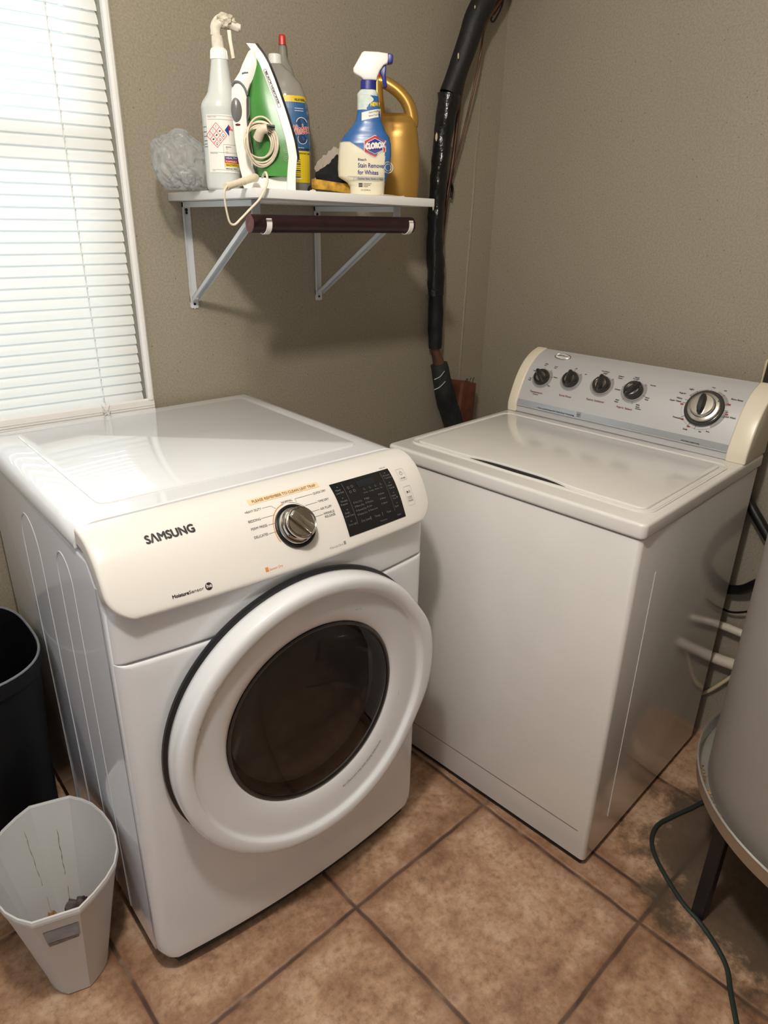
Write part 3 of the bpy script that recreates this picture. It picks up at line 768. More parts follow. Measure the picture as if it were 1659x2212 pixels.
lab(1, 'Cold', -.008, -.044); lab(1, 'Warm', -.009, -.0385, .0035); lab(1, 'Cool', .026, -.040); lab(1, 'Warm', .026, -.035, .0035); lab(1, 'Warm', .041, -.006); lab(1, 'Hot', .031, .022); lab(1, 'Cold', -.034, -.015); lab(1, 'Tap', -.037, .010); lab(1, 'Cold', -.038, .0155)
lab(2, 'Off', -.002, -.037); lab(2, 'On', .035, -.024)
lab(3, 'No Softener', -.010, -.043); lab(3, 'Added', -.008, -.0365); lab(3, 'Softener', .040, -.036); lab(3, 'Added', .040, -.0295)
lab(4, 'Casual', -.010, -.040); lab(4, 'Perm Press', -.010, -.035, .0038); lab(4, 'Normal', .042, -.024); lab(4, 'Delicate', -.044, .006); lab(4, 'Heavy', .043, .013); lab(4, 'Duty', .043, .0185); lab(4, 'Hand', -.034, .034); lab(4, 'Wash', -.035, .0395); lab(4, 'Bulky', .026, .0365); lab(4, 'Items', .027, .0420); lab(4, 'Comforters', .030, .0465, .0035)
for k, angs in ((1, (100, 55, 10, -35, 150, 190)), (2, (95, 45)), (3, (100, 45)), (4, (100, 40, 170, -15, 235, 285))):
    x, t, r, _ = KN[k]
    for a in angs:
        a = math.radians(a); line(bm, CF, [(x+r*1.1*cos(a), t-r*1.1*sin(a)), (x+r*1.42*cos(a), t-r*1.42*sin(a))], .0008)
    arc(bm, lambda x, t: CP(x, t, -.0007), x, t, r*1.24, -.9, 3.6, .0052 if k < 9 else 0, 3)
x5, t5 = .5550, .1175
for s, dx, dt in (('Wear', -.002, -.062), ('Spin', .028, -.058), ('Extra Rinse', .064, -.036), ('Light', -.050, -.044), ('Regular', -.066, -.028), ('Heavy', -.068, -.013), ('Super Wash', -.075, -.004), ('Spin', .054, .000), ('Quick Wash', .064, .012), ('Prewash', -.056, .038), ('Soak', -.026, .062), ('Spin', .010, .060), ('Rinse', .028, .056)):
    TW(bm, s, x5+dx, t5+dt, .0060 if s in ('Regular', 'Extra Rinse', 'Light', 'Quick Wash', 'Prewash', 'Soak', 'Super Wash', 'Heavy') else .0040, 0, .0001 if s == 'Regular' else 0)
for a in (95, 55, 25, 5, -15, 150, 130, 165, 175, 215, 245, 265):
    a = math.radians(a); line(bm, CF, [(x5+.046*cos(a), t5-.046*sin(a)), (x5+.056*cos(a), t5-.056*sin(a))], .0009)
for a in (22, -5, 180, 222, 248):
    a = math.radians(a); cx, ct = x5+.056*cos(a), t5-.056*sin(a); patch(bm, [(cx+.0045*cos(q*pi/6), ct+.0022*sin(q*pi/6)) for q in range(12)], lambda x, t: CP(x, t, -.0013), 1)
for a0, a1 in ((20, 75), (-55, 0), (100, 150)):
    arc(bm, lambda x, t: CP(x, t, -.0007), x5, t5, .0515, math.radians(-a1), math.radians(-a0), .0075, 3)
arc(bm, CF, x5, t5, .0545, math.radians(20), math.radians(175), .0006, 3)
patch(bm, rrect(.229, .242, .1935, .2075, .001, 2), CF, 3); TW(bm, 'energy', .2355, .201, .0036, 2); TW(bm, 'STAR', .2355, .206, .0034, 2)
obj('printed_lettering', bm, ['ink', 'inkred', 'inkblue', 'inkgrey'], con, norm=False)
m = frame(CP, .1085, .0345)
bm = B(); lathe(bm, [(1.0, -.002), (1.0, .0028), (.93, .004), (.86, .0028)], 48, m @ Matrix.Diagonal((.0265, .0135, 1, 1))); lathe(bm, [(.86, .0024), (.8, .0036), (.4, .0046), (.01, .005)], 48, m @ Matrix.Diagonal((.0265, .0135, 1, 1)), mi=1)
vs, fs = text_pts('Whirlpool', .0085, .0002, 'CENTER', .25)
V = [bm.verts.new(m @ Vector((a, b-.002, .0054))) for a, b in vs]
for f in fs: bm.faces.new([V[i] for i in f]).material_index = 2
P = [m @ Vector((.012*cos(q)*1.2+.001, .0052*sin(q)-.002, .0055)) for q in [2.6+k*.28 for k in range(12)]]
tube(bm, P, .00025, 5, mi=2)
obj('oval_badge', bm, ['chrome2', 'labelwhite', 'ink'], con)
def knob(k):
    x, t, r, ang = KN[k]; m = frame(CP, x, t); bm = B()
    lathe(bm, [(1.12*r, -.001), (1.12*r, .0008), (1.0*r, .0012)], 40, m, mi=2)
    lathe(bm, [(r*.98, 0), (r, .004), (r*.97, .011), (r*.88, .0145), (r*.68, .0150), (r*.62, .0140)], 40, m)
    lathe(bm, [(r*.64, .0140), (r*.60, .0125), (r*.4, .012), (.0004, .0125)], 40, m, mi=1)
    q = B(); bm2 = bm
    pr = [(-.0082, .010), (-.0074, .020), (-.003, .0245), (.003, .0245), (.0074, .020), (.0082, .010)]
    rings = []
    for yy, sc, hh in ((-1.0, .35, .75), (-.9, .75, .85), (-.5, 1, 1), (0, 1.05, 1.02), (.5, 1, 1), (.9, .85, .85), (1.02, .6, .75)):
        rings.append([m @ (Matrix.Rotation(ang*-1, 4, 'Z') @ Vector((a*sc, yy*r*.93, .010+(b-.010)*hh))) for a, b in pr])
    loft(bm, rings)
    if k == 1:
        vs = box(bm, (-.0008, -.030, .0245), (.0008, .002, .0255), .0002, 1, mi=3)
        for v in vs: v.co = m @ (Matrix.Rotation(.84, 4, 'Z') @ v.co)
    return obj('knob', bm, ['knob', 'chrome2', 'inkgrey', 'chrome'], con, ang=40)
for k in (1, 2, 3, 4): knob(k)
m = frame(CP, x5, t5); bm = B()
lathe(bm, [(.0470, -.001), (.0472, .003), (.0450, .0048), (.0380, .0046)], 56, m)
lathe(bm, [(.0390, .002), (.0385, .010), (.0365, .0130), (.0300, .0142), (.0290, .0130)], 56, m, mi=1)
lathe(bm, [(.0288, .0130), (.0280, .024), (.0262, .0264), (.018, .0270), (.0004, .0272)], 56, m, mi=1)
pr = [(-.0085, .024), (-.0082, .034), (-.004, .0395), (.004, .0395), (.0082, .034), (.0085, .024)]
loft(bm, [[m @ (Matrix.Rotation(.12, 4, 'Z') @ Vector((a*sc, yy*.0270, .024+(b-.024)*hh))) for a, b in pr] for yy, sc, hh in ((-1, .3, .5), (-.85, .7, .8), (-.4, 1, 1), (.1, 1.05, 1), (.6, .95, 1), (.9, .6, .8), (1, .3, .5))])
lathe(bm, [(.0016, .0136), (.0004, .0142)], 10, m @ Matrix.Translation((.030, .020, 0)))
obj('cycle_dial', bm, ['knob', 'chrome2'], con, ang=40)['label'] = 'large chrome cycle dial'

# ------------------------------------------------------------------ points on real planes
CAM = S.camera.matrix_world.copy()
def ray(px, py): return CAM.to_3x3() @ Vector(((px-829.5)/1488.18, -(py-1106)/1488.18, -1))
def on(px, py, ax, val):
    r = ray(px, py); c = CAM.translation; t = (val-c[ax])/r[ax]; return c+r*t
def ax_(px, py, x): return on(px, py, 0, x)
def ay_(px, py, y): return on(px, py, 1, y)
def az_(px, py, z): return on(px, py, 2, z)

# ------------------------------------------------------------------ wall shelf
SX0, SX1, SY, ST_ = -.4285, .0416, -.4262, .0175
def shz(x, y):
    u = (x-SX0)/(SX1-SX0); v = y/SY
    return (1-v)*((1-u)*1.4885+u*1.4865)+v*((1-u)*1.4935+u*1.4865)
sh = thing('wall_shelf', 'white board shelf on two white metal brackets, crowded with cleaning bottles', 'shelf')
bm = B()
vs = box(bm, (SX0, SY, -ST_), (SX1, -.001, 0), .0012, 2)
for v in vs: v.co.z += shz(v.co.x, v.co.y)
obj('board', bm, 'shelf', sh)
def bracket(x, w=.0105):
    bm = B(); zt = shz(x, -.2)-ST_-.0008; z1 = 1.236
    q = bpy.data.objects.new('bracket', None); COL.objects.link(q); q.parent = sh
    box(bm, (x-w, -.0028, z1), (x+w, -.0004, zt), .0008, 1)
    box(bm, (x-w, -.0095, z1), (x-w+.0016, -.0004, zt), .0006, 1)
    vs = box(bm, (x-w, -.347, zt-.0022), (x+w, -.0006, zt), .0008, 1)
    for v in vs: v.co.z += (shz(x, v.co.y)-shz(x, -.2))
    dz = shz(x, -.347)-shz(x, -.2)
    vs = box(bm, (x-w, -.347, zt-.0125), (x-w+.0016, -.0006, zt-.001), .0006, 1)
    for v in vs: v.co.z += (shz(x, v.co.y)-shz(x, -.2))
    box(bm, (x-w, -.3475, zt-.040), (x+w, -.3450, zt+dz-.0002), .0008, 1)
    # diagonal channel
    a, b = Vector((x, -.338, zt-.024)), Vector((x, -.010, z1+.012)); d = (b-a); L = d.length; d.normalize()
    n = Vector((0, -d.z, d.y))
    R = Matrix((Vector((1, 0, 0)), d, n)).transposed().to_4x4(); R.translation = a
    box(bm, (-w*.85, 0, -.001), (w*.85, L, .001), .0006, 1, M4=R); box(bm, (-w*.85, 0, -.010), (-w*.85+.0016, L, .001), .0006, 1, M4=R)
    box(bm, (w*.85-.0016, 0, -.010), (w*.85, L, .001), .0006, 1, M4=R)
    prism(bm, [(x-w, z1+.014), (x-w, z1-.012), (x-w+.004, z1-.015), (x-.003, z1-.013), (x, z1-.017), (x+.003, z1-.013), (x+w-.004, z1-.015), (x+w, z1-.012), (x+w, z1+.014)], -.0042, -.0006, lambda a, b, d: (a, d, b))
    obj('bracket_frame', bm, 'bracket', q)
    for (cx, cz, r) in ((x, zt-.020, .0040), (x, zt-.0265, .0034), (x+.0005, z1-.004, .0034)):
        bm = B(); yy = -.0046 if cz < z1 else -.0032
        patch(bm, [(cx+r*cos(k*pi/8), cz+r*sin(k*pi/8)) for k in range(16)], lambda a, b, yy=yy: Vector((a, yy, b)))
        obj('screw_hole', bm, 'dark', q, norm=False)
    for yy in (-.10, -.23):
        bm = B(); lathe(bm, [(.0035, 0), (.003, -.0018), (.0005, -.0024)], 12, Matrix.Translation((x, yy, zt+shz(x, yy)-shz(x, -.2)-.0024))); obj('screw', bm, 'bracket', q)
    return q
BX = (-.386, -.0055)
RY, RZ, RR = -.382, 1.4285, .0176
def hook(x, par):
    bm = B(); P = []
    pts = [(-.352, RZ-.006), (-.360, RZ-.016)]
    for k in range(15):
        a = math.radians(-35-k*12.5); pts.append((RY+(RR+.0014)*cos(a), RZ+(RR+.0014)*sin(a)))
    for off in (0, .0017):
        pass
    inner, outer = [], []
    for k, (y, z) in enumerate(pts):
        y0, z0 = pts[max(0, k-1)]; y1, z1 = pts[min(len(pts)-1, k+1)]; l = math.hypot(y1-y0, z1-z0); ny, nz = -(z1-z0)/l, (y1-y0)/l
        inner.append((y, z)); outer.append((y+ny*.0017, z+nz*.0017))
    for p, q in zip(range(len(pts)-1), range(1, len(pts))):
        A = [(x-.006, *inner[p]), (x+.006, *inner[p]), (x+.006, *outer[p]), (x-.006, *outer[p])]
        C = [(x-.006, *inner[q]), (x+.006, *inner[q]), (x+.006, *outer[q]), (x-.006, *outer[q])]
        loft(bm, [A, C], caps=(p in (0, len(pts)-2)))
    bmesh.ops.remove_doubles(bm, verts=bm.verts, dist=.00005)
    obj('rod_hook', bm, 'whiteplastic', par)
for x in BX: hook(x-.001, bracket(x))
bm = B(); M4 = Matrix.Translation((0, RY, RZ)) @ Matrix.Rotation(pi/2, 4, 'Y')
lathe(bm, [(RR, -.4215), (RR, .0080)], 40, M4); lathe(bm, [(.0005, -.4222), (RR-.001, -.4222), (RR, -.4213)], 40, M4, mi=1); lathe(bm, [(RR, .0078), (RR-.001, .0085), (.0004, .0085)], 40, M4, mi=1)
tag(obj('closet_rod', bm, ['rod', 'rodend']), 'short dark brown wooden rod resting in the hooks under the shelf', 'rod')

# ------------------------------------------------------------------ things on the shelf
def stand(name, label, cat, x, y, rz, dz=.0003): return thing(name, label, cat, (x, y, shz(x, y)+dz), rz)
def body(bm, secs, seg=40, mi=0, n=2.0, cap=True, lean=0, inter=4):
    """upright body: secs = (z, xl, xr, half depth); superellipse sections"""
    Q = []
    zs = [Vector((s[1], s[2], s[3])) for s in secs]; zz = [s[0] for s in secs]
    for i in range(len(secs)-1):
        for k in range(inter):
            t = k/inter; a = zs[max(0, i-1)]; b = zs[i]; c = zs[i+1]; d = zs[min(len(zs)-1, i+2)]
            v = .5*((2*b)+(c-a)*t*.9+(2*a-5*b+4*c-d)*t*t*.9+(3*b-a-3*c+d)*t**3*.9) if 0 < t else b
            v = b.lerp(c, t*t*(3-2*t)*.5+t*.5)
            Q.append((zz[i]+(zz[i+1]-zz[i])*t, v))
    Q.append((zz[-1], zs[-1]))
    R = []
    for z, (xl, xr, hd) in Q:
        cx, w = (xl+xr)/2, (xr-xl)/2; r = []
        for k in range(seg):
            a = 2*pi*k/seg; c, s_ = cos(a), sin(a)
            r.append((cx+w*math.copysign(abs(c)**(2/n), c), hd*math.copysign(abs(s_)**(2/n), s_), z))
        R.append(r)
    return loft(bm, R, mi, cap)
def front_of(secs, n=2.0, off=.0006):
    def f(x, z):
        for i in range(len(secs)-1):
            if secs[i][0] <= z <= secs[i+1][0] or i == len(secs)-2:
                t = (z-secs[i][0])/(secs[i+1][0]-secs[i][0]); t = max(0, min(1, t)); break
        xl, xr, hd = [secs[i][k]+(secs[i+1][k]-secs[i][k])*(t*t*(3-2*t)*.5+t*.5) for k in (1, 2, 3)]
        c, w = (xl+xr)/2, (xr-xl)/2; q = max(-.995, min(.995, (x-c)/w))
        return Vector((x, -hd*(1-abs(q)**n)**(1/n)-off, z))
    return f
def skin(bm, fn, x0, x1, z0, z1, nx=10, nz=4, mi=0):
    V = [[bm.verts.new(fn(x0(z0+(z1-z0)*j/nz)+(x1(z0+(z1-z0)*j/nz)-x0(z0+(z1-z0)*j/nz))*i/nx if callable(x0) else x0+(x1-x0)*i/nx, z0+(z1-z0)*j/nz)) for i in range(nx+1)] for j in range(nz+1)]
    for j in range(nz):
        for i in range(nx): bm.faces.new((V[j][i], V[j][i+1], V[j+1][i+1], V[j+1][i])).material_index = mi
def T(bm, s, fn, x, z, size, mi=0, bold=0, width=None, shear=0, rot=0):
    text(bm, s, fn, x, z, size, mi, bold, 'LEFT', shear, rot, 1, width)

# hazard-labelled spray bottle
t = stand('spray_bottle', 'tall translucent spray bottle with a hazard-diamond label and white trigger, on the shelf', 'spray bottle', -.4015, -.24, -.468)
sec = [(0, -.031, .0325, .031), (.004, -.0345, .0355, .0345), (.02, -.0352, .0365, .0355), (.10, -.0350, .0368, .0355), (.140, -.0352, .0372, .0358), (.1535, -.0360, .0385, .037), (.160, -.0345, .0375, .036), (.182, -.0200, .0335, .0270), (.205, -.0145, .0280, .0215), (.2388, -.0090, .0243, .0165)]
bm = B(); body(bm, sec, 44); obj('bottle', bm, 'milky', t, ang=50)
bm = B(); s2 = [(a, b+.002, c-.002, d-.002) for a, b, c, d in sec if .003 < a < .15]; body(bm, s2, 32); obj('liquid', bm, mat('pale_liquid', (188, 198, 196), .3), t)
F = front_of(sec, off=.0007); G = front_of(sec, off=.0011)
bm = B(); skin(bm, F, -.0262, .0345, .033, .139, 14, 4, 0)
line(bm, G, [(-.0245, .1365), (.034, .1360)], .0003, 1); line(bm, G, [(-.0245, .1300), (.034, .1300)], .0003, 1); line(bm, G, [(-.0235, .0705), (.034, .0700)], .0003, 1); line(bm, G, [(.0045, .085), (.0045, .040)], .0003, 1); line(bm, G, [(-.022, .0385), (.034, .0375)], .0003, 1); line(bm, G, [(.0045, .085), (.034, .085)], .0003, 1)
T(bm, 'PRODUCT NAME', G, -.0235, .1335, .0022, 1); T(bm, 'PRECAUTIONS', G, -.0225, .0680, .0022, 1); T(bm, 'DATE', G, -.02, .0355, .0018, 1); T(bm, 'SIGNAL', G, .009, .0795, .0034, 1)
cx, cz, d = -.0078, .1015, .0215
for k in (0, 1):   # the hazard diamond's nine cells
    for q in range(4):
        e = (q/3*2-1)*d
        p0, p1 = ((e, -d), (e, d)) if k else ((-d, e), (d, e))
        rt = lambda p: (cx+(p[0]-p[1])*.5*.95, cz+(p[0]+p[1])*.5*1.05)
        line(bm, G, [rt(p0), rt(p1)], .0013, 2)
for k, (i, j) in enumerate(((-1, -1), (-1, 0), (-1, 1), (0, -1), (0, 0), (0, 1), (1, -1), (1, 0), (1, 1))):
    a, b_ = i*d*.66, j*d*.66; x, z = cx+(a-b_)*.475, cz+(a+b_)*.525
    if k % 3 == 0: arc(bm, G, x, z, .0018, 0, 6.3, .0007, 1, 12); line(bm, G, [(x-.0015, z-.0028), (x+.0015, z-.0028)], .0006, 1)
    elif k % 3 == 1: line(bm, G, [(x-.002, z-.001), (x+.002, z+.0015)], .0010, 1); arc(bm, G, x, z, .0012, 0, 6.3, .0009, 1, 8)
    else: line(bm, G, [(x, z-.0005), (x, z+.003)], .0008, 1); line(bm, G, [(x, z-.0022), (x, z-.0014)], .0008, 1)
patch(bm, [(.0090, .1110), (.0175, .1215), (.0175, .1005)], G, 3); patch(bm, [(.0175, .1215), (.0260, .1110), (.0175, .1110)], G, 4)
for z in (.0755, .0690): rr = [(.0095, z), (.0125, z), (.0125, z+.0035), (.0095, z+.0035)]; line(bm, G, rr+[rr[0]], .0003, 1)
for z, mi, s in ((.0575, 3, 'HEALTH'), (.0510, 4, 'FLAMMABLE'), (.0445, 5, 'REACTIVITY')):
    skin(bm, G, .0055, .0345, z, z+.0062, 6, 1, mi); T(bm, s, front_of(sec, off=.0015), .0075, z+.0014, .0046, 0 if mi < 5 else 1, .0001, .022)
T(bm, 'PERSONAL PROT.', G, .0065, .0395, .0032, 1, .0001, .024)
obj('hazard_label', bm, ['labelwhite', 'ink', 'inkpink', 'hazblue', 'hazred', 'labelyellow'], t, norm=False)
bm = B(); H = front_of(sec, off=.0004)
for z in (.117, .108, .100, .092, .086, .081): 
    for k in range(3): line(bm, H, [(-.0335+k*.0022, z), (-.0318+k*.0022, z)], .0016)
obj('blue_print', bm, 'inkblue', t, norm=False)
bm = B(); cX = .0073
body(bm, [(.2380, cX-.0168, cX+.0168, .0168), (.2385, cX-.0175, cX+.0175, .0175), (.2555, cX-.0160, cX+.0160, .016), (.2578, cX-.0145, cX+.0145, .0145)], 36)
for k in range(24):
    a = 2*pi*k/24; x, y = cX+.0172*cos(a), .0172*sin(a); tube(bm, [(x, y, .240), (cX+.0160*cos(a), .0160*sin(a), .2545)], .0008, 5)
obj('collar', bm, 'whiteplastic', t)
bm = B()
body(bm, [(.2575, cX-.0128, cX+.0120, .011), (.270, cX-.0128, cX+.0105, .0105), (.2800, cX-.0125, cX+.0085, .010)], 28)
P = [(cX-.006, 0, .276), (cX-.010, 0, .288), (cX-.009, 0, .298), (cX-.001, 0, .309), (cX+.010, 0, .3145), (cX+.019, 0, .3120)]
tube(bm, P, .0034, 10, smooth=6)
tube(bm, [(cX-.004, 0, .279), (cX-.002, 0, .292), (cX+.006, 0, .300), (cX+.020, 0, .302), (cX+.036, 0, .2965), (cX+.0425, 0, .295)], lambda u: .0085-.0015*u, 14, smooth=5, jit=.35)
tube(bm, [(cX+.036, 0, .2965), (cX+.0455, 0, .2955)], .0062, 12)
obj('spray_head', bm, mat('dusty_white_plastic', (222, 214, 198), .6, vary=.2, vscale=80, bump=.5, bscale=250), t, ang=60)
bm = B(); bmesh.ops.create_icosphere(bm, subdivisions=4, radius=1)
for v in bm.verts:
    n_ = 1+.32*noise.noise(v.co*2.6)+.2*noise.noise(v.co*6)
    v.co = Vector((cX+.0165+v.co.x*.0185*n_, v.co.y*.013*n_, .3050+v.co.z*.0125*n_))
obj('foam_crust', bm, mat('dried_crust', (216, 206, 186), .9, vary=.35, vscale=120, bump=.9, bscale=260), t, ang=60)
bm = B(); prism(bm, [(cX+.0185, .290), (cX+.0265, .290), (cX+.0275, .272), (cX+.0315, .2425), (cX+.0245, .2410), (cX+.0215, .262), (cX+.0195, .275)], -.0055, .0055, lambda a, b, d: (a, d, b), r=.0016)
obj('trigger', bm, 'creamplastic', t)

# iron
t = stand('clothes_iron', 'green and white steam iron standing on its heel at the shelf edge', 'iron', -.3501, -.33, -.5215)
ir = [(0, .0595, .052), (.03, .0605, .054), (.0618, .0645, .053), (.09, .0600, .050), (.116, .0530, .0455), (.145, .0440, .040), (.173, .0345, .0330), (.20, .0250, .025), (.227, .0140, .0165), (.245, .0030, .0085), (.2595, -.0085, .0015)]
def xl_(z):
    P = [(0, -.010), (.03, -.018), (.10, -.0275), (.16, -.0285), (.19, -.0225), (.215, -.0150), (.235, -.0135), (.25, -.0140), (.262, -.0115)]
    for (a, b), (c, d_) in zip(P, P[1:]):
        if z <= c: return b+(d_-b)*(z-a)/(c-a)
    return P[-1][1]
def irs(z):
    for a, b in zip(ir, ir[1:]):
        if z <= b[0]: k = (z-a[0])/(b[0]-a[0]); return a[1]+(b[1]-a[1])*k, a[2]+(b[2]-a[2])*k
    return ir[-1][1:]
def skirt(bm, z0, z1, d0, d1, grow=0, n=30, mi=0):
    R = []
    for k in range(n+1):
        z = z0+(z1-z0)*k/n; xr, hw = irs(z); hw += grow
        R.append([(xr-d0, -hw*.94, z), (xr-d0-.001, -hw*.90, z), (xr-d0-.001, hw*.90, z), (xr-d0, hw*.94, z), (xr-d1-.001, hw, z), (xr-d1, hw*.985, z), (xr-d1, -hw*.985, z), (xr-d1-.001, -hw, z)])
    loft(bm, R, mi)
bm = B(); skirt(bm, .0, .2595, .0165, 0); obj('skirt', bm, 'whiteplastic', t)
bm = B(); skirt(bm, .058, .2600, -.0002, -.0048, .0006); obj('soleplate', bm, 'ironblack', t)
bm = B()
R = []
for k in range(34):
    z = .026+(.2515-.026)*k/33; xr, hw = irs(z); xr -= .0128-.007*max(0, (z-.17)/.08); xl = min(xl_(z), xr-.003); r = []
    for q in range(19):
        a = pi/2+pi*q/18; r.append((xr+(xr-xl)*math.copysign(abs(cos(a))**.7, cos(a)), -hw*.91*sin(a)*(1), z))
    R.append(r)
loft(bm, R); obj('reservoir_body', bm, 'irongreen', t, ang=50)
bm = B(); prism(bm, [(-.043, 0), (.0592, 0), (.0600, .032), (.052, .0335), (.028, .028), (.004, .0235), (-.020, .024), (-.047, .024), (-.049, .012)], -.034, .034, lambda a, b, d: (a, d, b), r=.004, seg=3); obj('heel', bm, 'whiteplastic', t)
HD = [(.2490, -.0175, -.0110), (.245, -.0225, -.0085), (.237, -.0270, -.0078), (.2225, -.035, -.0066), (.209, -.0415, -.012), (.1985, -.0495, -.0165), (.1905, -.0560, -.021), (.178, -.0590, -.0265), (.162, -.0600, -.030), (.13, -.0600, -.0315), (.097, -.0583, -.0305), (.07, -.0560, -.0275), (.04, -.0515, -.0225), (.016, -.0460, -.014)]
def hsec(z, a, b, w, m=.32):
    q = (b-a)*m; return [(a, -w+.004, z), (a+q, -w, z), (b-q, -w, z), (b, -w+.004, z), (b, w-.004, z), (b-q, w, z), (a+q, w, z), (a, w-.004, z)]
bm = B(); loft(bm, [hsec(z, a, b, .0165 if z < .23 else .0165-(z-.23)*.35) for z, a, b in HD]); obj('handle', bm, 'whiteplastic', t, ang=55)
bm = B(); loft(bm, [hsec(z, b-.003, b+.0022, .0140) for z, a, b in HD[6:]]); loft(bm, [hsec(z, a, b, .013) for z, a, b in ((.024, -.016, .004), (.040, -.0205, -.001), (.052, -.0235, -.012))])
loft(bm, [hsec(z, a, b, .013) for z, a, b in ((.128, -.031, -.029), (.140, -.031, -.0215), (.155, -.030, -.0205), (.168, -.028, -.024))]); obj('inner_grip', bm, 'irongrey', t)
bm = B(); lathe(bm, [(1, 0), (.95, .35), (.75, .7), (.4, .93), (.01, 1)], 28, Matrix.Translation((-.0515, -.0155, .1435)) @ Matrix.Rotation(pi/2, 4, 'X') @ Matrix.Diagonal((.0110, .0215, .0050, 1))); obj('steam_button', bm, 'irongrey', t)
bm = B(); lathe(bm, [(1, 0), (.8, .6), (.01, 1)], 20, Matrix.Translation((-.0500, -.0160, .1180)) @ Matrix.Rotation(pi/2, 4, 'X') @ Matrix.Diagonal((.0055, .0022, .0022, 1))); obj('indicator_light', bm, mat('dark_red_lens', (110, 20, 40), .2), t)
bm = B(); P = smooth_path([(-.0575, -.0145, .185), (-.0520, -.0172, .1915), (-.0420, -.0172, .1905), (-.0335, -.0168, .182), (-.0290, -.0155, .170)], 5)
tube(bm, P, .0026, 8, flat=.8); tube(bm, [(-.0370, -.0168, .2060), (-.0320, -.0168, .2075), (-.0250, -.0160, .2080)], .0014, 6); obj('temperature_dial', bm, mat('dial_grey', (112, 112, 118), .4), t)
bm = B()
FS = lambda a, b: Vector((a, -irs(b)[1]*1.0-.0009, b))
P = [(.0045, .2135), (.0095, .2150), (.0355, .1505), (.0305, .1485)]
line(bm, FS, P+[P[0]], .0007); text(bm, 'BLACK+DECKER', FS, .0072, .2105, .0052, 0, .0001, rot=-1.19, width=.060)
FG = lambda a, b: Vector((a, -irs(b)[1]*.80-.006, b))
for z in (.058, .073, .088): arc(bm, FG, .0425, z, .0042, 0, 6.3, .0008, 1); line(bm, FG, [(.0410, z-.001), (.0425, z+.002), (.0440, z-.001)], .0008, 1)
obj('iron_lettering', bm, ['ink', 'inkgrey'], t, norm=False)
# power cord wound round the handle
bm = B()
P = []
for k in range(6*22+8):
    a = 2*pi*k/22; j = k/22
    rx, rz = .0330-.0021*abs(j-2.5)+.001*sin(j*7), .0440-.0030*j+.002*sin(j*5)
    P.append((-.0035+rx*cos(a)-.0012*j, -.0400-.016*cos(a)**2-.0055*abs(sin(j*2.2)), .0840+.0022*sin(j*3.1)+rz*sin(a)))
tube(bm, P, .0019, 8, smooth=2)
W2L = (Matrix.Translation(t.location) @ Matrix.Rotation(-.5215, 4, 'Z')).inverted()
wp = [ay_(566, 384, -.395), ay_(574, 372, -.415), ay_(577, 395, -.437), ay_(562, 428, -.437), ay_(540, 452, -.437), ay_(520, 473, -.436), ay_(507, 485, -.436), ay_(497, 481, -.436), ay_(491, 462, -.436), ay_(486, 435, -.437), ay_(485, 415, -.437), ay_(490, 404, -.432), ay_(497, 401, -.425)]
tube(bm, [W2L @ p for p in wp], .0023, 10, smooth=6, flat=.75)
obj('power_cord', bm, 'cord', t, ang=60)
bm = B(); tube(bm, [(-.012, -.046, .092), (-.004, -.058, .106), (.008, -.062, .109)], lambda u: .0095-.0015*u, 12, smooth=4)
obj('plug', bm, 'cord', t); bm = B(); tube(bm, [(.008, -.062, .111), (.017, -.064, .107)], .0014, 6); tube(bm, [(.006, -.062, .104), (.014, -.064, .099)], .0014, 6); tube(bm, [(.002, -.060, .114), (.022, -.062, .112)], .0030, 8); obj('plug_prong', bm, 'ironblack', t)
bm = B(); a_, b_ = W2L @ ay_(543, 386, -.385), W2L @ ay_(488, 404, -.425)
tube(bm, [W2L @ ay_(552, 384, -.370), a_, a_.lerp(b_, .5), b_], lambda u: .0078-.0022*u if u < .9 else .0070, 14, smooth=5)
for k in range(4):
    p = a_.lerp(b_, .3+.15*k); d = (b_-a_).normalized(); tube(bm, [p-d*.0009, p+d*.0009], .0074-.0004*k, 14)
obj('cord_sleeve', bm, 'creamplastic', t)

# clear refill bottle with blue and yellow label
t = stand('refill_bottle', 'clear bottle with white screw cap and blue and yellow label, behind the iron', 'bottle', -.1344, -.13, -.5676)
sec = [(0, -.070, .016, .030), (.006, -.078, .021, .034), (.03, -.080, .0235, .036), (.12, -.081, .0250, .0365), (.180, -.080, .0215, .036), (.215, -.077, .0145, .033), (.240, -.0735, .0040, .028), (.2600, -.0690, -.0150, .022), (.2740, -.0675, -.0330, .0165), (.279, -.0675, -.0390, .0145)]
bm = B(); body(bm, sec, 40, n=2.3); obj('bottle', bm, 'clear', t, ang=50)
bm = B(); body(bm, [(a, b+.002, c-.002, d-.002) for a, b, c, d in sec[:3]], 30, n=2.3); obj('liquid', bm, 'sprayclear', t)
bm = B(); body(bm, [(.278, -.0700, -.0385, .0155), (.2955, -.0695, -.0395, .0155), (.2975, -.0685, -.0405, .0145)], 36); obj('screw_cap', bm, 'whiteplastic', t)
bm = B(); F = front_of(sec, 2.3, .0007); G = front_of(sec, 2.3, .0012)
skin(bm, F, lambda z: -.045, lambda z: .0150+.008*min(1, max(0, (.21-z)/.06)), .0985, .2, 12, 8, 0); skin(bm, F, lambda z: -.045, lambda z: .0130+.0035*(.213-z)/.013, .200, .213, 12, 1, 1); skin(bm, F, lambda z: -.045, lambda z: .0200, .030, .0985, 12, 4, 1)
T(bm, 'VALUE REFILL', G, -.012, .2025, .0070, 3, .0002, .025)
for k in range(9): line(bm, G, [(-.0135, .042+k*.0047), (-.0015, .042+k*.0047)], .0012+.0014*(k % 3 == 0), 3)
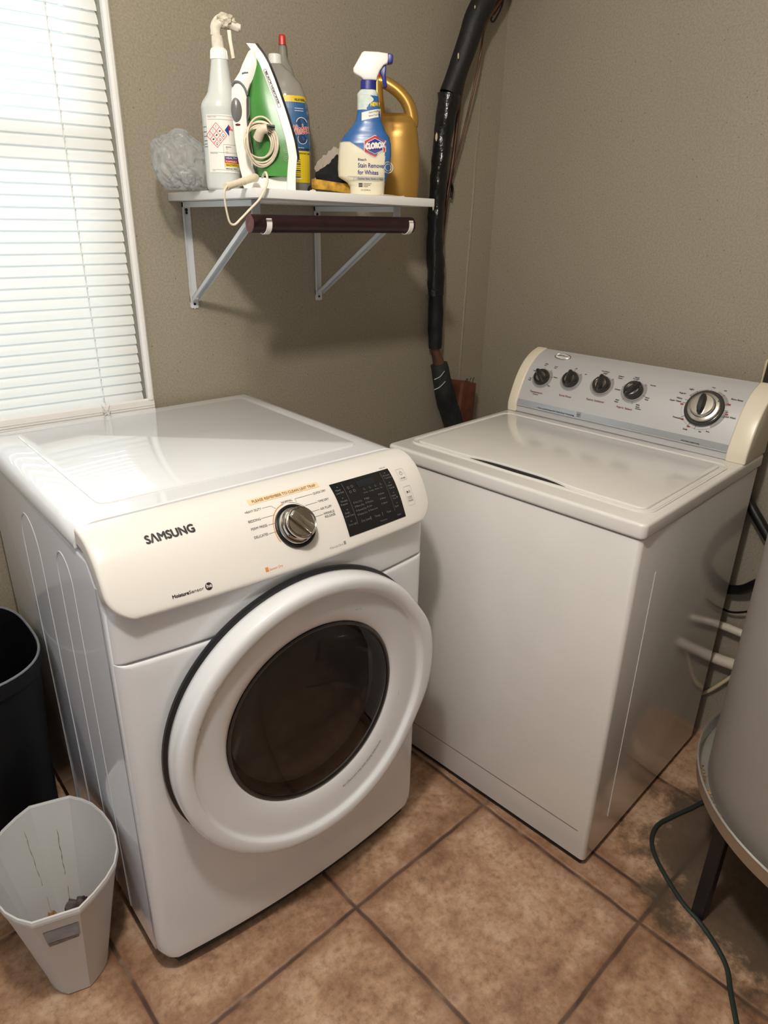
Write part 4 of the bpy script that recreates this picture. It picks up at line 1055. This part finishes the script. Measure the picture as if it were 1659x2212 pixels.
skin(bm, G, -.0155, .0005, .038, .041, 2, 1, 4); line(bm, G, [(-.0145, .0395), (-.0145, .0850)], .0020, 4)
T(bm, 'ACTIVE INGRED', G, -.008, .1005, .0060, 3, .0002, .028); T(bm, 'IMPORTANT USE', G, -.006, .0915, .0050, 3, .0001, .026)
arc(bm, G, .0035, .156, .0125, .3, 2.9, .0016, 4); arc(bm, G, .0045, .124, .0105, 2.6, 6.3, .0012, 4)
patch(bm, [(.0045+.0095*cos(k*pi/10), .124+.0095*sin(k*pi/10)) for k in range(20)], G, 6)
patch(bm, [(.0035+.0105*cos(k*pi/10), .158+.0100*sin(k*pi/10)) for k in range(20)], G, 6)
T(bm, 'Windex', front_of(sec, 2.3, .0020), -.0190, .1300, .0300, 4, .0011, .040, .15, .18); T(bm, 'Windex', front_of(sec, 2.3, .0026), -.0190, .1300, .0300, 5, .0002, .040, .15, .18)
for z in (.187, .182, .105): line(bm, G, [(-.012, z), (.008, z)], .0012, 4)
obj('bottle_label', bm, ['labelblue', 'labelyellow', 'labelwhite', 'ink', 'labelwhite', 'hazred', 'inkblue'], t, norm=False)

t = stand('squeeze_bottle', 'clear narrow-necked bottle with a small red cap, behind the refill bottle', 'bottle', -.1002, -.046, -.5604)
sec = [(0, -.040, -.002, .022), (.006, -.046, .004, .026), (.24, -.046, .006, .026), (.268, -.045, .006, .024), (.286, -.041, .001, .018), (.2975, -.036, -.007, .012), (.311, -.0315, -.0115, .0095), (.333, -.0300, -.0135, .0075)]
bm = B(); body(bm, sec, 32); obj('bottle', bm, 'clear', t, ang=50)
bm = B(); body(bm, [(.3335, -.0305, -.0130, .0088), (.352, -.0300, -.0140, .0082), (.3545, -.0285, -.0155, .007)], 24, n=3); obj('red_cap', bm, 'redplastic', t)

# stain remover
t = stand('spray_bottle', 'blue and cream bleach stain-remover spray bottle with white head and blue trigger', 'spray bottle', -.0945, -.33, -.6481)
sec = [(0, -.0270, .0440, .0235), (.0035, -.0305, .0478, .026), (.019, -.0312, .0482, .0265), (.026, -.0360, .0490, .0275), (.040, -.0575, .0540, .030), (.055, -.0585, .0600, .031), (.087, -.0570, .0625, .031), (.106, -.0545, .0615, .030), (.1205, -.0460, .0580, .0275), (.134, -.0330, .0480, .0245), (.150, -.0195, .0405, .0215), (.168, -.0150, .0360, .020), (.190, -.0150, .0325, .0200), (.2035, -.0155, .0310, .0205), (.2085, -.0115, .0285, .018), (.2120, -.0080, .0262, .0160)]
bm = B(); R = body(bm, sec, 160, n=2.6, inter=14)
def tone(x, y, z):
    edge = .108 if x < -.03 else .108-.030*max(0, min(1, (x+.03)/.055)) if x < .025 else .078+.030*(x-.025)/.02
    if x > .0475 and z > .028: return 1
    if z > .172: return 2 if (x < .012+.02*noise.noise(Vector((z*60, 0, 0)))) or z > .2 else 1
    return 1 if z > edge else 0
for f in bm.faces:
    c = f.calc_center_median(); f.material_index = tone(*c)
obj('bottle', bm, ['ivory', 'blueband', mat('pale_teal', (178, 208, 206), .3, c2=(226, 226, 214), vscale=50)], t, ang=50)
bm = B(); F = front_of(sec, 2.6, .0006); G = front_of(sec, 2.6, .0011); G2 = front_of(sec, 2.6, .0016); G3 = front_of(sec, 2.6, .0021)
def hexa(w, h, c=(.0250, .1010)): return [(c[0]+a*w, c[1]+b_*h+a*w*.03) for a, b_ in ((-1, .48), (0, 1), (1, .48), (1, -.48), (0, -1), (-1, -.48))]
patch(bm, hexa(.0245, .0225), F, 3); patch(bm, hexa(.0232, .0212), G, 4); patch(bm, hexa(.0180, .0160), G2, 3); patch(bm, hexa(.0168, .0148), G3, 2)
T(bm, 'CLOROX', front_of(sec, 2.6, .0026), .0035, .0945, .0155, 3, .0013, .044, .1, .10)
T(bm, 'Bleach', F, -.0130, .0715, .0072, 2, .0001, .0185); T(bm, 'Stain Remover', F, -.0130, .0580, .0128, 2, .0002, .0610); T(bm, 'for Whites', F, -.0130, .0440, .0128, 2, .0002, .0460)
skin(bm, F, -.0360, .0460, .0310, .0400, 12, 1, 5); T(bm, 'Dissolves Stains, Gentle on Fabric', G, -.0130, .0335, .0064, 0, 0, .0580)
for k, w in enumerate((.014, .012, .008)): skin(bm, F, -.0110, -.0110+.009, .0245-k*.0030, .0266-k*.0030, 2, 1, 0); line(bm, F, [(.000, .0255-k*.003), (.000+w*1.3, .0255-k*.003)], .0008, 0)
T(bm, '32 FL OZ (946 mL)', F, -.0060, .0110, .0042, 0, 0, .022)
T(bm, 'NEW!', F, .0140, .1790, .0105, 6, .0007, .020, .15, .10)
V = skin(bm, lambda a, b: F(a, b+(a-.0)*.22), -.0050, .0370, .1520, .1680, 8, 3, 3)
T(bm, 'Starts Working', G, .0110, .1650, .0050, 0, 0, .0250, 0, .2); T(bm, 'Before Your Eyes', G, .0110, .1585, .0050, 0, 0, .0265, 0, .2)
arc(bm, F, .0555, .0600, .0110, 0, 6.3, .0022, 5); arc(bm, F, .0555, .0600, .0070, 0, 6.3, .0010, 3)
P = [(-.0555+k*.004, .109 if k < 6 else .109) for k in range(7)]; line(bm, F, P+[(-.005, .0945), (.0120, .0830), (.0250, .0780), (.0330, .0850), (.0440, .0925)], .0010, 5)
obj('bottle_label', bm, ['ink', 'blueband', 'blueplastic', 'labelwhite', 'hazred', mat('label_grey', (186, 182, 172), .4), 'labelyellow'], t, norm=False)
bm = B(); body(bm, [(.2115, -.0075, .0262, .0165), (.2122, -.0082, .0270, .0175), (.2285, -.0075, .0268, .0172), (.2295, -.0065, .0255, .016)], 36, n=2.6); obj('collar', bm, 'blueplastic', t)
bm = B(); prism(bm, [(-.0010, .2292), (.0270, .2292), (.0290, .2370), (.0345, .2480), (.0420, .2575), (.0500, .2610), (.0520, .2700), (.0510, .2800), (.0300, .2825), (.0000, .2830), (-.0050, .2805), (-.0235, .2510), (-.0235, .2440), (-.0200, .2405), (-.0060, .2340)], -.0135, .0135, lambda a, b, d: (a, d*(1-.25*max(0, (b-.262)/.02)), b), r=.0035, seg=3); obj('spray_head', bm, 'whiteplastic', t)
bm = B(); prism(bm, [(.0505, .2610), (.0505, .2800), (.0590, .2790), (.0618, .2765), (.0618, .2655), (.0595, .2625)], -.0105, .0105, lambda a, b, d: (a, d, b), r=.0022, seg=3); obj('nozzle', bm, 'blueplastic', t)
bm = B(); prism(bm, [(.0330, .2475), (.0440, .2600), (.0478, .2590), (.0470, .2400), (.0505, .2200), (.0475, .2165), (.0425, .2180), (.0385, .2360)], -.0065, .0065, lambda a, b, d: (a, d, b), r=.002, seg=2); obj('trigger', bm, 'blueplastic', t)

# golden bottle
t = stand('detergent_bottle', 'golden handled detergent bottle with a red cap at the right end of the shelf', 'bottle', .0095, -.125, -.697)
bpy.context.view_layer.update()
bm = B(); k_ = 1.085
sec = [(0, -.046, .036, .030), (.004, -.053, .0405, .034), (.02, -.055, .0420, .036), (.054, -.056, .0430, .037), (.10, -.056, .0420, .037), (.138, -.055, .0370, .036), (.158, -.054, .0330, .031), (.172, -.053, .0290, .022), (.180, -.051, .0150, .012)]
body(bm, [(a*k_, b*k_, c*k_, d*k_) for a, b, c, d in sec], 40, n=2.3)
def KP(L): return [Vector((a*k_, 0, b*k_)) for a, b in L]
tube(bm, KP([(.0210, .155), (.0215, .172), (.0150, .193), (.003, .211), (-.014, .226), (-.034, .2375), (-.048, .2425), (-.060, .2440)]), lambda u: .0155*k_-.0035*k_*u, 20, smooth=5)
tube(bm, KP([(-.0600, .2500), (-.0600, .238), (-.0590, .215), (-.0560, .190), (-.050, .160)]), lambda u: .0125*k_+.003*u, 20, smooth=5)
tube(bm, KP([(-.050, .172), (-.036, .166), (-.02, .162), (.0, .158), (.02, .160)]), .0135*k_, 18, smooth=4)
obj('bottle', bm, 'gold', t, ang=60)
bm = B(); lathe(bm, [(.0105, .2480*k_), (.0135, .2500*k_), (.0130, .2760*k_), (.0110, .279*k_), (.0005, .279*k_)], 28, Matrix.Translation((-.0595*k_, 0, 0))); obj('red_cap', bm, 'redplastic', t)
t.location.x, t.location.y = .1095, -.22
bpy.context.view_layer.update()
P_ = az_(866, 424, 1.49)
# sponge, cloths, small bits
t0 = stand('sponge', 'worn yellow scrubbing sponge lying by the bleach bottle', 'sponge', ay_(715, 408, -.258).x, -.258, -.6068)
bm = B()
vs = box(bm, (-.0450, -.026, .009), (.046, .030, .0300), .003, 2); bmesh.ops.subdivide_edges(bm, edges=bm.edges, cuts=3, use_grid_fill=True)
for v in bm.verts: v.co.z += .0085*(.0-v.co.x)/.045*.5+.0015*noise.noise(v.co*90); v.co += noise.noise_vector(v.co*140)*.0009
obj('foam_layer', bm, 'sponge', t0, ang=60)
bm = B(); vs = box(bm, (-.0440, -.0255, .0005), (.0455, .0295, .0095), .002, 2); bmesh.ops.subdivide_edges(bm, edges=bm.edges, cuts=3, use_grid_fill=True)
for v in bm.verts: v.co += noise.noise_vector(v.co*160)*.0010; v.co.z += .0085*(.0-v.co.x)/.045*.35 if v.co.z > .004 else 0; v.co.z = max(v.co.z, .0003)
obj('scouring_layer', bm, 'scour', t0, ang=60)
def lump(name, label, cat, x, y, rz, sx, sy, sz, m, seed, amp=.25, top=1, fold=3, zc=.5):
    bm = B(); bmesh.ops.create_icosphere(bm, subdivisions=5, radius=1)
    for v in bm.verts:
        p = v.co.copy(); q = p*1.3+Vector((seed, 0, 0)); n_ = 1+amp*noise.noise(q*1.4)+amp*.5*abs(noise.noise(q*fold))-amp*.15*abs(noise.noise(q*fold*2.3))
        v.co = Vector((p.x*sx*n_, p.y*sy*n_, max(-sz*zc, p.z*sz*n_)+sz*zc))
    o = obj(name, bm, m, ang=70); o.location = (x, y, shz(x, y)+.0004); o.rotation_euler = (0, 0, rz); return tag(o, label, cat)
o = lump('cloth', 'crumpled black cloth bunched behind the yellow sponge', 'cloth', -.088, -.205, -.6, .050, .026, .050, 'blackcloth', 4, .45, fold=4, zc=.6)
for v in o.data.vertices: v.co.z *= .72+.55*(v.co.x+.05)/.1
o = lump('rag', 'dusty beige rag crumpled above the black cloth', 'rag', ay_(716, 400, -.160).x, -.160, -.6, .043, .011, .062, 'greycloth', 9, .45, fold=4, zc=.6)
for v in o.data.vertices: v.co.z *= .70+.62*(v.co.x+.05)/.1
# bag
def film(seed, sx, sy, sz, zc, fa, fb):
    bm = B(); bmesh.ops.create_icosphere(bm, subdivisions=6, radius=1)
    for v in bm.verts:
        p = v.co.copy(); w = p+.35*noise.noise_vector(p*1.3+Vector((seed, 2, 1)))
        q = Vector((w.x*1.2+w.z*.8, w.y*1.2, w.z*.45-w.x*.3))+Vector((seed, 1, 5))
        r_ = 1-fa*(1-abs(noise.noise(q*1.25)))**5-fb*(1-abs(noise.noise(q*2.9+Vector((7, 0, 0)))))**9-.035*(1-abs(noise.noise(q*7+Vector((3, 0, 0)))))**8+.14*noise.noise(p*1.2+Vector((seed, 0, 0)))
        v.co = Vector((p.x*sx*r_, p.y*sy*r_, max(-zc, p.z*sz*r_)+zc))
    return bm
bm = film(3.1, .068, .048, .070, .052, .14, .10)
for v in bm.verts: v.co.x -= .10*(v.co.z-.05)+.0
o = obj('plastic_bag', bm, 'bag', ang=180); o.location = (-.452, -.15, shz(-.42, -.15)+.0004); o.rotation_euler = (0, 0, -.42)
tag(o, 'crumpled see-through plastic bag at the left end of the shelf', 'bag')
bm = film(8.3, .036, .028, .030, .026, .2, .1)
for v in bm.verts: v.co.x += .006
b2 = obj('bag_contents', bm, mat('bagged_item', (158, 158, 154), .6), o, ang=180)
bm = B(); a, b_ = ay_(826, 421, -.40), ay_(872, 423, -.36); a.z = shz(a.x, a.y)+.0025; b_.z = shz(b_.x, b_.y)+.0028
tube(bm, [a, a.lerp(b_, .35)+Vector((0, 0, .0006)), a.lerp(b_, .7), b_], lambda u: .0011+.0016*max(0, (u-.8)*5), 8, smooth=4)
tag(obj('cotton_swab', bm, 'creamplastic'), 'small white cotton swab lying beside the golden bottle', 'swab')
bm = B(); bmesh.ops.create_icosphere(bm, subdivisions=3, radius=1)
for v in bm.verts: n_ = 1+.4*noise.noise(v.co*2); v.co = Vector((v.co.x*.007*n_, v.co.y*.005*n_, v.co.z*.0032*n_+.0028))
o = obj('paper_scrap', bm, 'creamplastic'); p = ay_(676, 409, -.37); o.location = (p.x, p.y, shz(p.x, p.y)); tag(o, 'tiny cream paper scrap beside the sponge at the shelf edge', 'scrap')

# ------------------------------------------------------------------ pipes in the corner
pt = thing('insulated_pipe', 'black foam-wrapped pipe with torn tape running down the corner', 'pipe')
CL = [(1068, -60, -.085, 21), (1046, 0, -.075, 20.5), (1027, 42, -.068, 20), (998, 127, -.055, 19), (970, 204, -.046, 18), (957, 297, -.040, 16), (950, 361, -.038, 15), (944, 425, -.036, 14), (940, 510, -.035, 14), (941, 560, -.034, 15), (942, 637, -.034, 14), (940, 701, -.034, 15), (940, 752, -.036, 12.5), (948, 786, -.042, 17), (961, 850, -.055, 20), (974, 892, -.064, 19), (990, 945, -.075, 18)]
C3 = [ay_(a, b, y) for a, b, y, w in CL]; RW = [w/1488*(p-CAM.translation).length for p, (_, _, _, w) in zip(C3, CL)]
def to_ceiling(P, R=None, lim=XR-.04):   # carry the run on up to the ceiling in its own direction
    d = (P[0]-P[1]).normalized()
    while P[0].z < CZ-.005:
        q = P[0]+d*min(.12, (CZ-P[0].z)/max(.3, d.z)); d = (d+Vector((0, 0, .12))).normalized(); q.x = min(q.x, lim); P.insert(0, q)
        if R is not None: R.insert(0, R[0])
n0 = len(C3); to_ceiling(C3, RW); NX = len(C3)-n0
def seg(i0, i1, m, name, grow=1.0, jit=.12):
    i0, i1 = (i0+NX if i0 else 0), i1+NX
    bm = B(); P = smooth_path(C3[i0:i1+1], 6); rr = []
    for k in range(i0, i1): rr += [RW[k]+(RW[k+1]-RW[k])*q/6 for q in range(6)]
    rr.append(RW[i1]); tube(bm, P, lambda u: rr[min(len(rr)-1, int(round(u*(len(rr)-1))))]*grow, 28, jit=jit); return obj(name, bm, m, pt, ang=60)
seg(0, 4, 'foam', 'foam_sleeve', 1.0, .05); seg(4, 8, 'tape', 'tape_wrap', 1.12, .16); seg(7, 10, 'tape', 'tape_wrap', 1.18, .18); seg(9, 12, 'foam', 'foam_sleeve', 1.04, .14); seg(11, 13, 'copper', 'bare_pipe', .72, .03); seg(13, 16, 'foamdusty', 'foam_sleeve', 1.05, .08)
for i, (a, b, y, r) in enumerate(((943, 296, -.065, .006), (936, 448, -.062, .0045), (990, 121, -.080, .0040), (1026, 15, -.094, .0022))):
    bm = B(); bmesh.ops.create_icosphere(bm, subdivisions=3, radius=1)
    for v in bm.verts: n_ = 1+.7*noise.noise(v.co*2.2+Vector((i*3, 0, 0))); v.co = Vector((v.co.x*r*.6*n_, v.co.y*.002, v.co.z*r*1.6*n_))
    o = obj('paint_fleck', bm, 'mud', pt); o.location = ay_(a, b, y)
def px_tube(L, w, name, m, par=None, seg_=10, sm=5):
    P = [ay_(a, b, y) for a, b, y in L]
    if L[0][1] < 0: to_ceiling(P, None, XR-.012)
    bm = B(); tube(bm, P, w, seg_, smooth=sm); return obj(name, bm, m, par, ang=60)
for i, (a, b, yy, l) in enumerate(((960, 806, -.085, .02), (962, 828, -.085, .02))):
    px_tube([(938, b+14, -.080), (950, b+8, -.088), (a, b-4, -.080)], .0012, 'torn_strip', 'bracket', pt, 6)
tag(px_tube([(1100, -40, -.075), (1080, 0, -.072), (1060, 30, -.070), (1041, 66, -.062), (1020, 118, -.052), (1004, 165, -.045), (994, 212, -.040), (988, 260, -.036), (983, 310, -.032), (975, 370, -.030), (965, 430, -.028), (957, 500, -.022), (953, 540, -.020)], .0058, 'copper_tube', 'copper'), 'thick brown tube curving down close beside the black pipe', 'tube')
tag(px_tube([(1094, -30, -.060), (1072, 10, -.058), (1047, 62, -.052), (1039, 110, -.046), (1026, 180, -.040), (1012, 240, -.034), (1000, 290, -.030), (986, 345, -.028), (972, 400, -.022), (962, 460, -.016), (957, 530, -.014)], .0032, 'copper_tube', 'copper'), 'thin brown tube bowing away to the right of the black pipe', 'tube')
px = thing('pipe_strap', 'small rusty strap end hooked beside the tubes near the ceiling', 'strap', ay_(1075, 20, -.03))
bm = B(); L0 = px.location; tube(bm, [ay_(a, b, -.03)-L0 for a, b in ((1088, -6), (1084, 14), (1070, 42), (1064, 47), (1061, 42), (1063, 36))], .0028, 6, smooth=4); obj('strap_hook', bm, 'ironblack', px)
bm = B(); tube(bm, [ay_(a, b, -.03)-L0 for a, b in ((1090, -10), (1078, 14), (1066, 33))], .006, 4, flat=.3); obj('strap_plate', bm, 'wood', px)
# electrical clip half way
bm = B(); c = ay_(974, 415, -.012); tube(bm, [c+Vector((-.004, 0, .03)), c+Vector((0, -.006, .01)), c+Vector((-.002, -.004, -.02))], .0045, 8, smooth=4, jit=.4); tag(obj('tape_scrap', bm, 'tape'), 'twist of black tape binding the brown tubes below the shelf height', 'tape')
bm = B(); c = ay_(977, 300, -.004); box(bm, c-Vector((.006, .003, .022)), c+Vector((.006, .003, .022)), .001, 1); tag(obj('tube_clip', bm, 'mud'), 'small cream clip on the wall behind the brown tubes', 'clip')
# wooden post
top = ay_(1003, 824, -.05); bot = ay_(992, 920, -.05)
d = (bot-top).normalized(); tt = top.z/(-d.z); foot = top+d*tt
wp_ = thing('wooden_post', 'reddish-brown weathered post end with bent nails, in the corner behind the pipe', 'post', (foot.x, -.05, 0))
bm = B(); ex = Vector((top.x-foot.x, 0, top.z)); 
R = [[Vector((a*w_, b*.030, 0))+ex*h for a, b in ((-1, -.8), (-.8, -1), (.62, -1), (1, -.6), (1, 1), (-1, 1))] for h, w_ in ((0, .052), (.3, .050), (.6, .047), (.85, .044), (1.0, .041))]
R[-1] = [p+Vector((0, 0, -.008*(p.x-ex.x)/.04)) for p in R[-1]]
loft(bm, R); obj('post', bm, 'wood', wp_)
for dx, s_ in ((-.008, .006), (.006, -.008), (.012, .004), (.028, .003)):
    bm = B(); tube(bm, [ex+Vector((dx, -.012, -.006)), ex+Vector((dx+s_*.5, -.014, .008)), ex+Vector((dx+s_*1.5, -.016, .013))], .0012, 6, smooth=3); obj('nail', bm, 'ironblack', wp_)

# ------------------------------------------------------------------ right side: heater tank, hoses, pipes, cord
TX, TY, TB = .322, -1.571, .36
tk = thing('water_tank', 'large grey round tank on a low black stand at the right edge', 'tank', (TX, TY, 0))
bm = B(); lathe(bm, [(.339, TB-.034), (.340, TB+.02), (.340, 1.05), (.335, 1.07), (.30, 1.09), (.001, 1.10)], 96, cap0=True); obj('tank_body', bm, 'tank', tk)
bm = B(); lathe(bm, [(.30, TB-.045), (.356, TB-.040), (.364, TB-.030), (.366, TB)], 96, cap0=True); lathe(bm, [(.366, TB), (.368, TB+.003), (.365, TB+.006), (.3625, TB+.003), (.3610, TB-.034), (.332, TB-.035)], 96, mi=1); obj('base_pan', bm, ['tankrim', 'tankedge'], tk)
for (x, y) in ((.1025, -1.352), (.5425, -1.352), (.1025, -1.79), (.5425, -1.79)):
    bm = B(); q = Vector((x-TX, y-TY, 0)); vs = box(bm, (q.x-.014, q.y-.014, 0), (q.x+.014, q.y+.014, TB-.043), .002, 1); obj('leg', bm, 'hose', tk)
bm = B()
for k in range(60):
    a = math.radians(118+k*.75+random.random()*2); r = .351+random.random()*.006; c = Vector((r*cos(a), r*sin(a), TB-.012-random.random()*.014)); s_ = .0016+random.random()*.0028
    g = bmesh.ops.create_icosphere(bm, subdivisions=1, radius=s_)['verts']
    for v in g: v.co += c
obj('rust_flakes', bm, 'trash2', tk)['kind'] = 'stuff'
def hose(L, r, name, m, label, cat, ax=0, sm=6):
    bm = B(); tube(bm, [on(a, b, ax, v) for a, b, v in L], r, 12, smooth=sm); return tag(obj(name, bm, m, ang=60), label, cat)
hose([(1596, 1040, .674), (1625, 1098, .665), (1650, 1142, .66), (1676, 1192, .655), (1672, 1240, .65), (1630, 1263, .66), (1600, 1274, .67), (1555, 1272, .675)], .0135, 'drain_hose', 'hose', 'thick black hose looping between the washing machine and the grey tank', 'hose')
hose([(1530, 1250, .68), (1540, 1290, .68), (1562, 1315, .68), (1585, 1323, .675), (1620, 1321, .67)], .0032, 'cable', 'hose', 'thin black cable crossing the wall below the thick hose', 'cable')
hose([(1548, 1347, .672), (1575, 1357, .672), (1640, 1384, .672)], .0115, 'water_pipe', 'pvc', 'upper of the two white pipes on the wall behind the tank', 'pipe', sm=0)
hose([(1540, 1420, .668), (1562, 1428, .668), (1640, 1454, .668)], .0165, 'water_pipe', 'pvc', 'lower, thicker white pipe on the wall behind the tank', 'pipe', sm=0)
hose([(1505, 1500, .69), (1530, 1493, .685), (1560, 1475, .68), (1600, 1448, .68)], .0055, 'water_line', 'mud', 'thin tan line slanting up the wall below the white pipes', 'water line')
P = [(1590, 1692), (1545, 1716), (1500, 1742), (1450, 1765), (1420, 1783), (1408, 1812), (1415, 1848), (1440, 1896), (1475, 1950), (1510, 1990), (1545, 2040), (1570, 2090), (1578, 2140), (1592, 2215), (1610, 2300)]
bm = B(); tube(bm, [az_(a, b, .0052) for a, b in P], .0056, 10, smooth=6, flat=.75); tag(obj('extension_cord', bm, 'greencord', ang=60), 'dark green flat cord winding over the floor beside the tank', 'cord')
# broken opening in the right wall
bx_ = thing('wall_box', 'dark torn-edged box opening in the wall behind the washing machine', 'box', (XR-.002, -1.03, 1.08))
bm = B(); box(bm, (-.004, -.07, -.07), (.0015, .055, .050), .001, 1); obj('opening', bm, 'cutout', bx_)
bm = B(); P = [(-.004, .055+.003*noise.noise(Vector((k, 0, 0))), -.07+k*.01) for k in range(13)]+[(-.004, .055-k*.012, .052+.004*noise.noise(Vector((0, k, 0)))) for k in range(10)]
tube(bm, P, .0022, 6, jit=.6); obj('torn_edge', bm, 'mud', bx_)

# ------------------------------------------------------------------ bins at the left
def ringpoly(P, c, k, z): return [Vector((c[0]+(x-c[0])*k, c[1]+(y-c[1])*k, z)) for x, y in P]
bc = (-1.035, -.590); RH = [(-1.041, -.440), (-1.004, -.4505), (-.967, -.461), (-.949, -.484), (-.935, -.511), (-.926, -.547), (-.922, -.585), (-.924, -.620), (-.932, -.655), (-.948, -.686), (-.972, -.709), (-1.000, -.727)]
RP = RH+[(-2.071-x, -1.181-y) for x, y in RH]
wb_ = thing('waste_bin', 'small off-white faceted plastic waste bin in front of the black bin', 'waste bin', (bc[0], bc[1], 0))
RL = [(x-bc[0], y-bc[1]) for x, y in RP]
bm = B(); ks = [(.520, .012), (.500, .0), (.53, .004), (.545, .02), (.70, .12), (.86, .22), (.975, .286), (.990, .290), (1.006, .293), (1.010, .299), (1.002, .305), (.982, .306), (.966, .302), (.958, .292), (.845, .22), (.68, .12), (.525, .02), (.30, .012)]
R = loft(bm, [ringpoly(RL, (0, 0), k, z) for k, z in ks[1:]]); obj('bin_shell', bm, 'bin', wb_, ang=14)
bm = B(); 
P0, P1 = Vector(RL[12]), Vector(RL[14])
def face(a, h, off=.0014):
    k = .985-(.296-h)*(.985-.545)/(.276); p = P1.lerp(P0, a)*k; n_ = Vector((P0.y-P1.y, -(P0.x-P1.x))).normalized(); n_ = n_ if n_.y < 0 else -n_
    return Vector((p.x+n_.x*off, p.y+n_.y*off, h))
patch(bm, [(.12, .262), (.93, .262), (.93, .222), (.12, .222)], face, 0); patch(bm, [(.12, .220), (.90, .222), (.90, .212), (.14, .208)], face, 1)
obj('faded_sticker', bm, ['sticker', 'sticker2'], wb_, norm=False)
for pts in ([(.50, -.093), (.515, -.082)],): pass
tr = thing('crumpled_rubbish', 'dark purplish crumpled wrapper at the bottom of the small bin', 'rubbish', (bc[0], bc[1], .013))
def wad(name, m, par, c, s, seed):
    bm = B(); bmesh.ops.create_icosphere(bm, subdivisions=4, radius=1)
    for v in bm.verts:
        q = v.co+Vector((seed, 0, 0)); n_ = 1+.35*noise.noise(q*1.8)-.2*(1-abs(noise.noise(q*3.2)))**3
        v.co = Vector((v.co.x*s[0]*n_+c[0], v.co.y*s[1]*n_+c[1], max(0, v.co.z*s[2]*n_+c[2])))
    return obj(name, bm, m, par, ang=50)
wad('wrapper', 'trash', tr, (.026, .020, .068), (.032, .034, .055), 3)
tg = thing('crumpled_rubbish', 'tan and yellowish scrap at the left of the bin bottom', 'rubbish', (bc[0], bc[1], .013))
wad('scrap', 'trash2', tg, (-.024, .026, .062), (.017, .022, .052), 8)
bm = B()   # brown drips down the far inner wall
def inner(a, h):
    i = a % len(RL); i0 = int(i); f_ = i-i0; p = Vector(RL[i0]).lerp(Vector(RL[(i0+1) % len(RL)]), f_); k = .965-(.293-h)*(.965-.525)/.273; return Vector((p.x*k*.992, p.y*k*.992, h))
for a0, h0, h1 in ((1.1, .235, .06), (23.2, .262, .05)):
    bm = B(); line(bm, inner, [(a0+.05*sin(q*1.7), h0+(h1-h0)*q/16) for q in range(17)], .012, 0)
    obj('drip_stain', bm, 'stain', wb_, norm=False)
# tall black bin
kb = thing('rubbish_bin', 'tall black plastic bin standing beside the dryer at the left edge', 'bin', (-1.118, -.215, 0))
def sup(rx, ry, n, rot, z, m=56):
    out = []
    for k in range(m):
        a = 2*pi*k/m; c, s_ = cos(a), sin(a); x = rx*math.copysign(abs(c)**(2/n), c); y = ry*math.copysign(abs(s_)**(2/n), s_)
        out.append(Vector((x*cos(rot)-y*sin(rot), x*sin(rot)+y*cos(rot), z)))
    return out
bm = B(); loft(bm, [sup(.183*k, .190*k, 2.9, .05, z) for k, z in ((.80, 0), (.83, .006), (.88, .3), (.965, .53), (.985, .545), (1.0, .547), (1.005, .572), (1.0, .580), (.985, .580), (.975, .573), (.94, .53), (.86, .3), (.80, .02), (.2, .015))]); obj('bin_shell', bm, 'binblack', kb, ang=50)
bm = B(); P = sup(.1815, .1885, 2.9, .05, .5815); tube(bm, P+[P[0]], .0028, 6, caps=False); obj('rim_bead', bm, mat('rim_highlight', (120, 124, 132), .3), kb)  # pale grey paints a highlight along the bin's lip
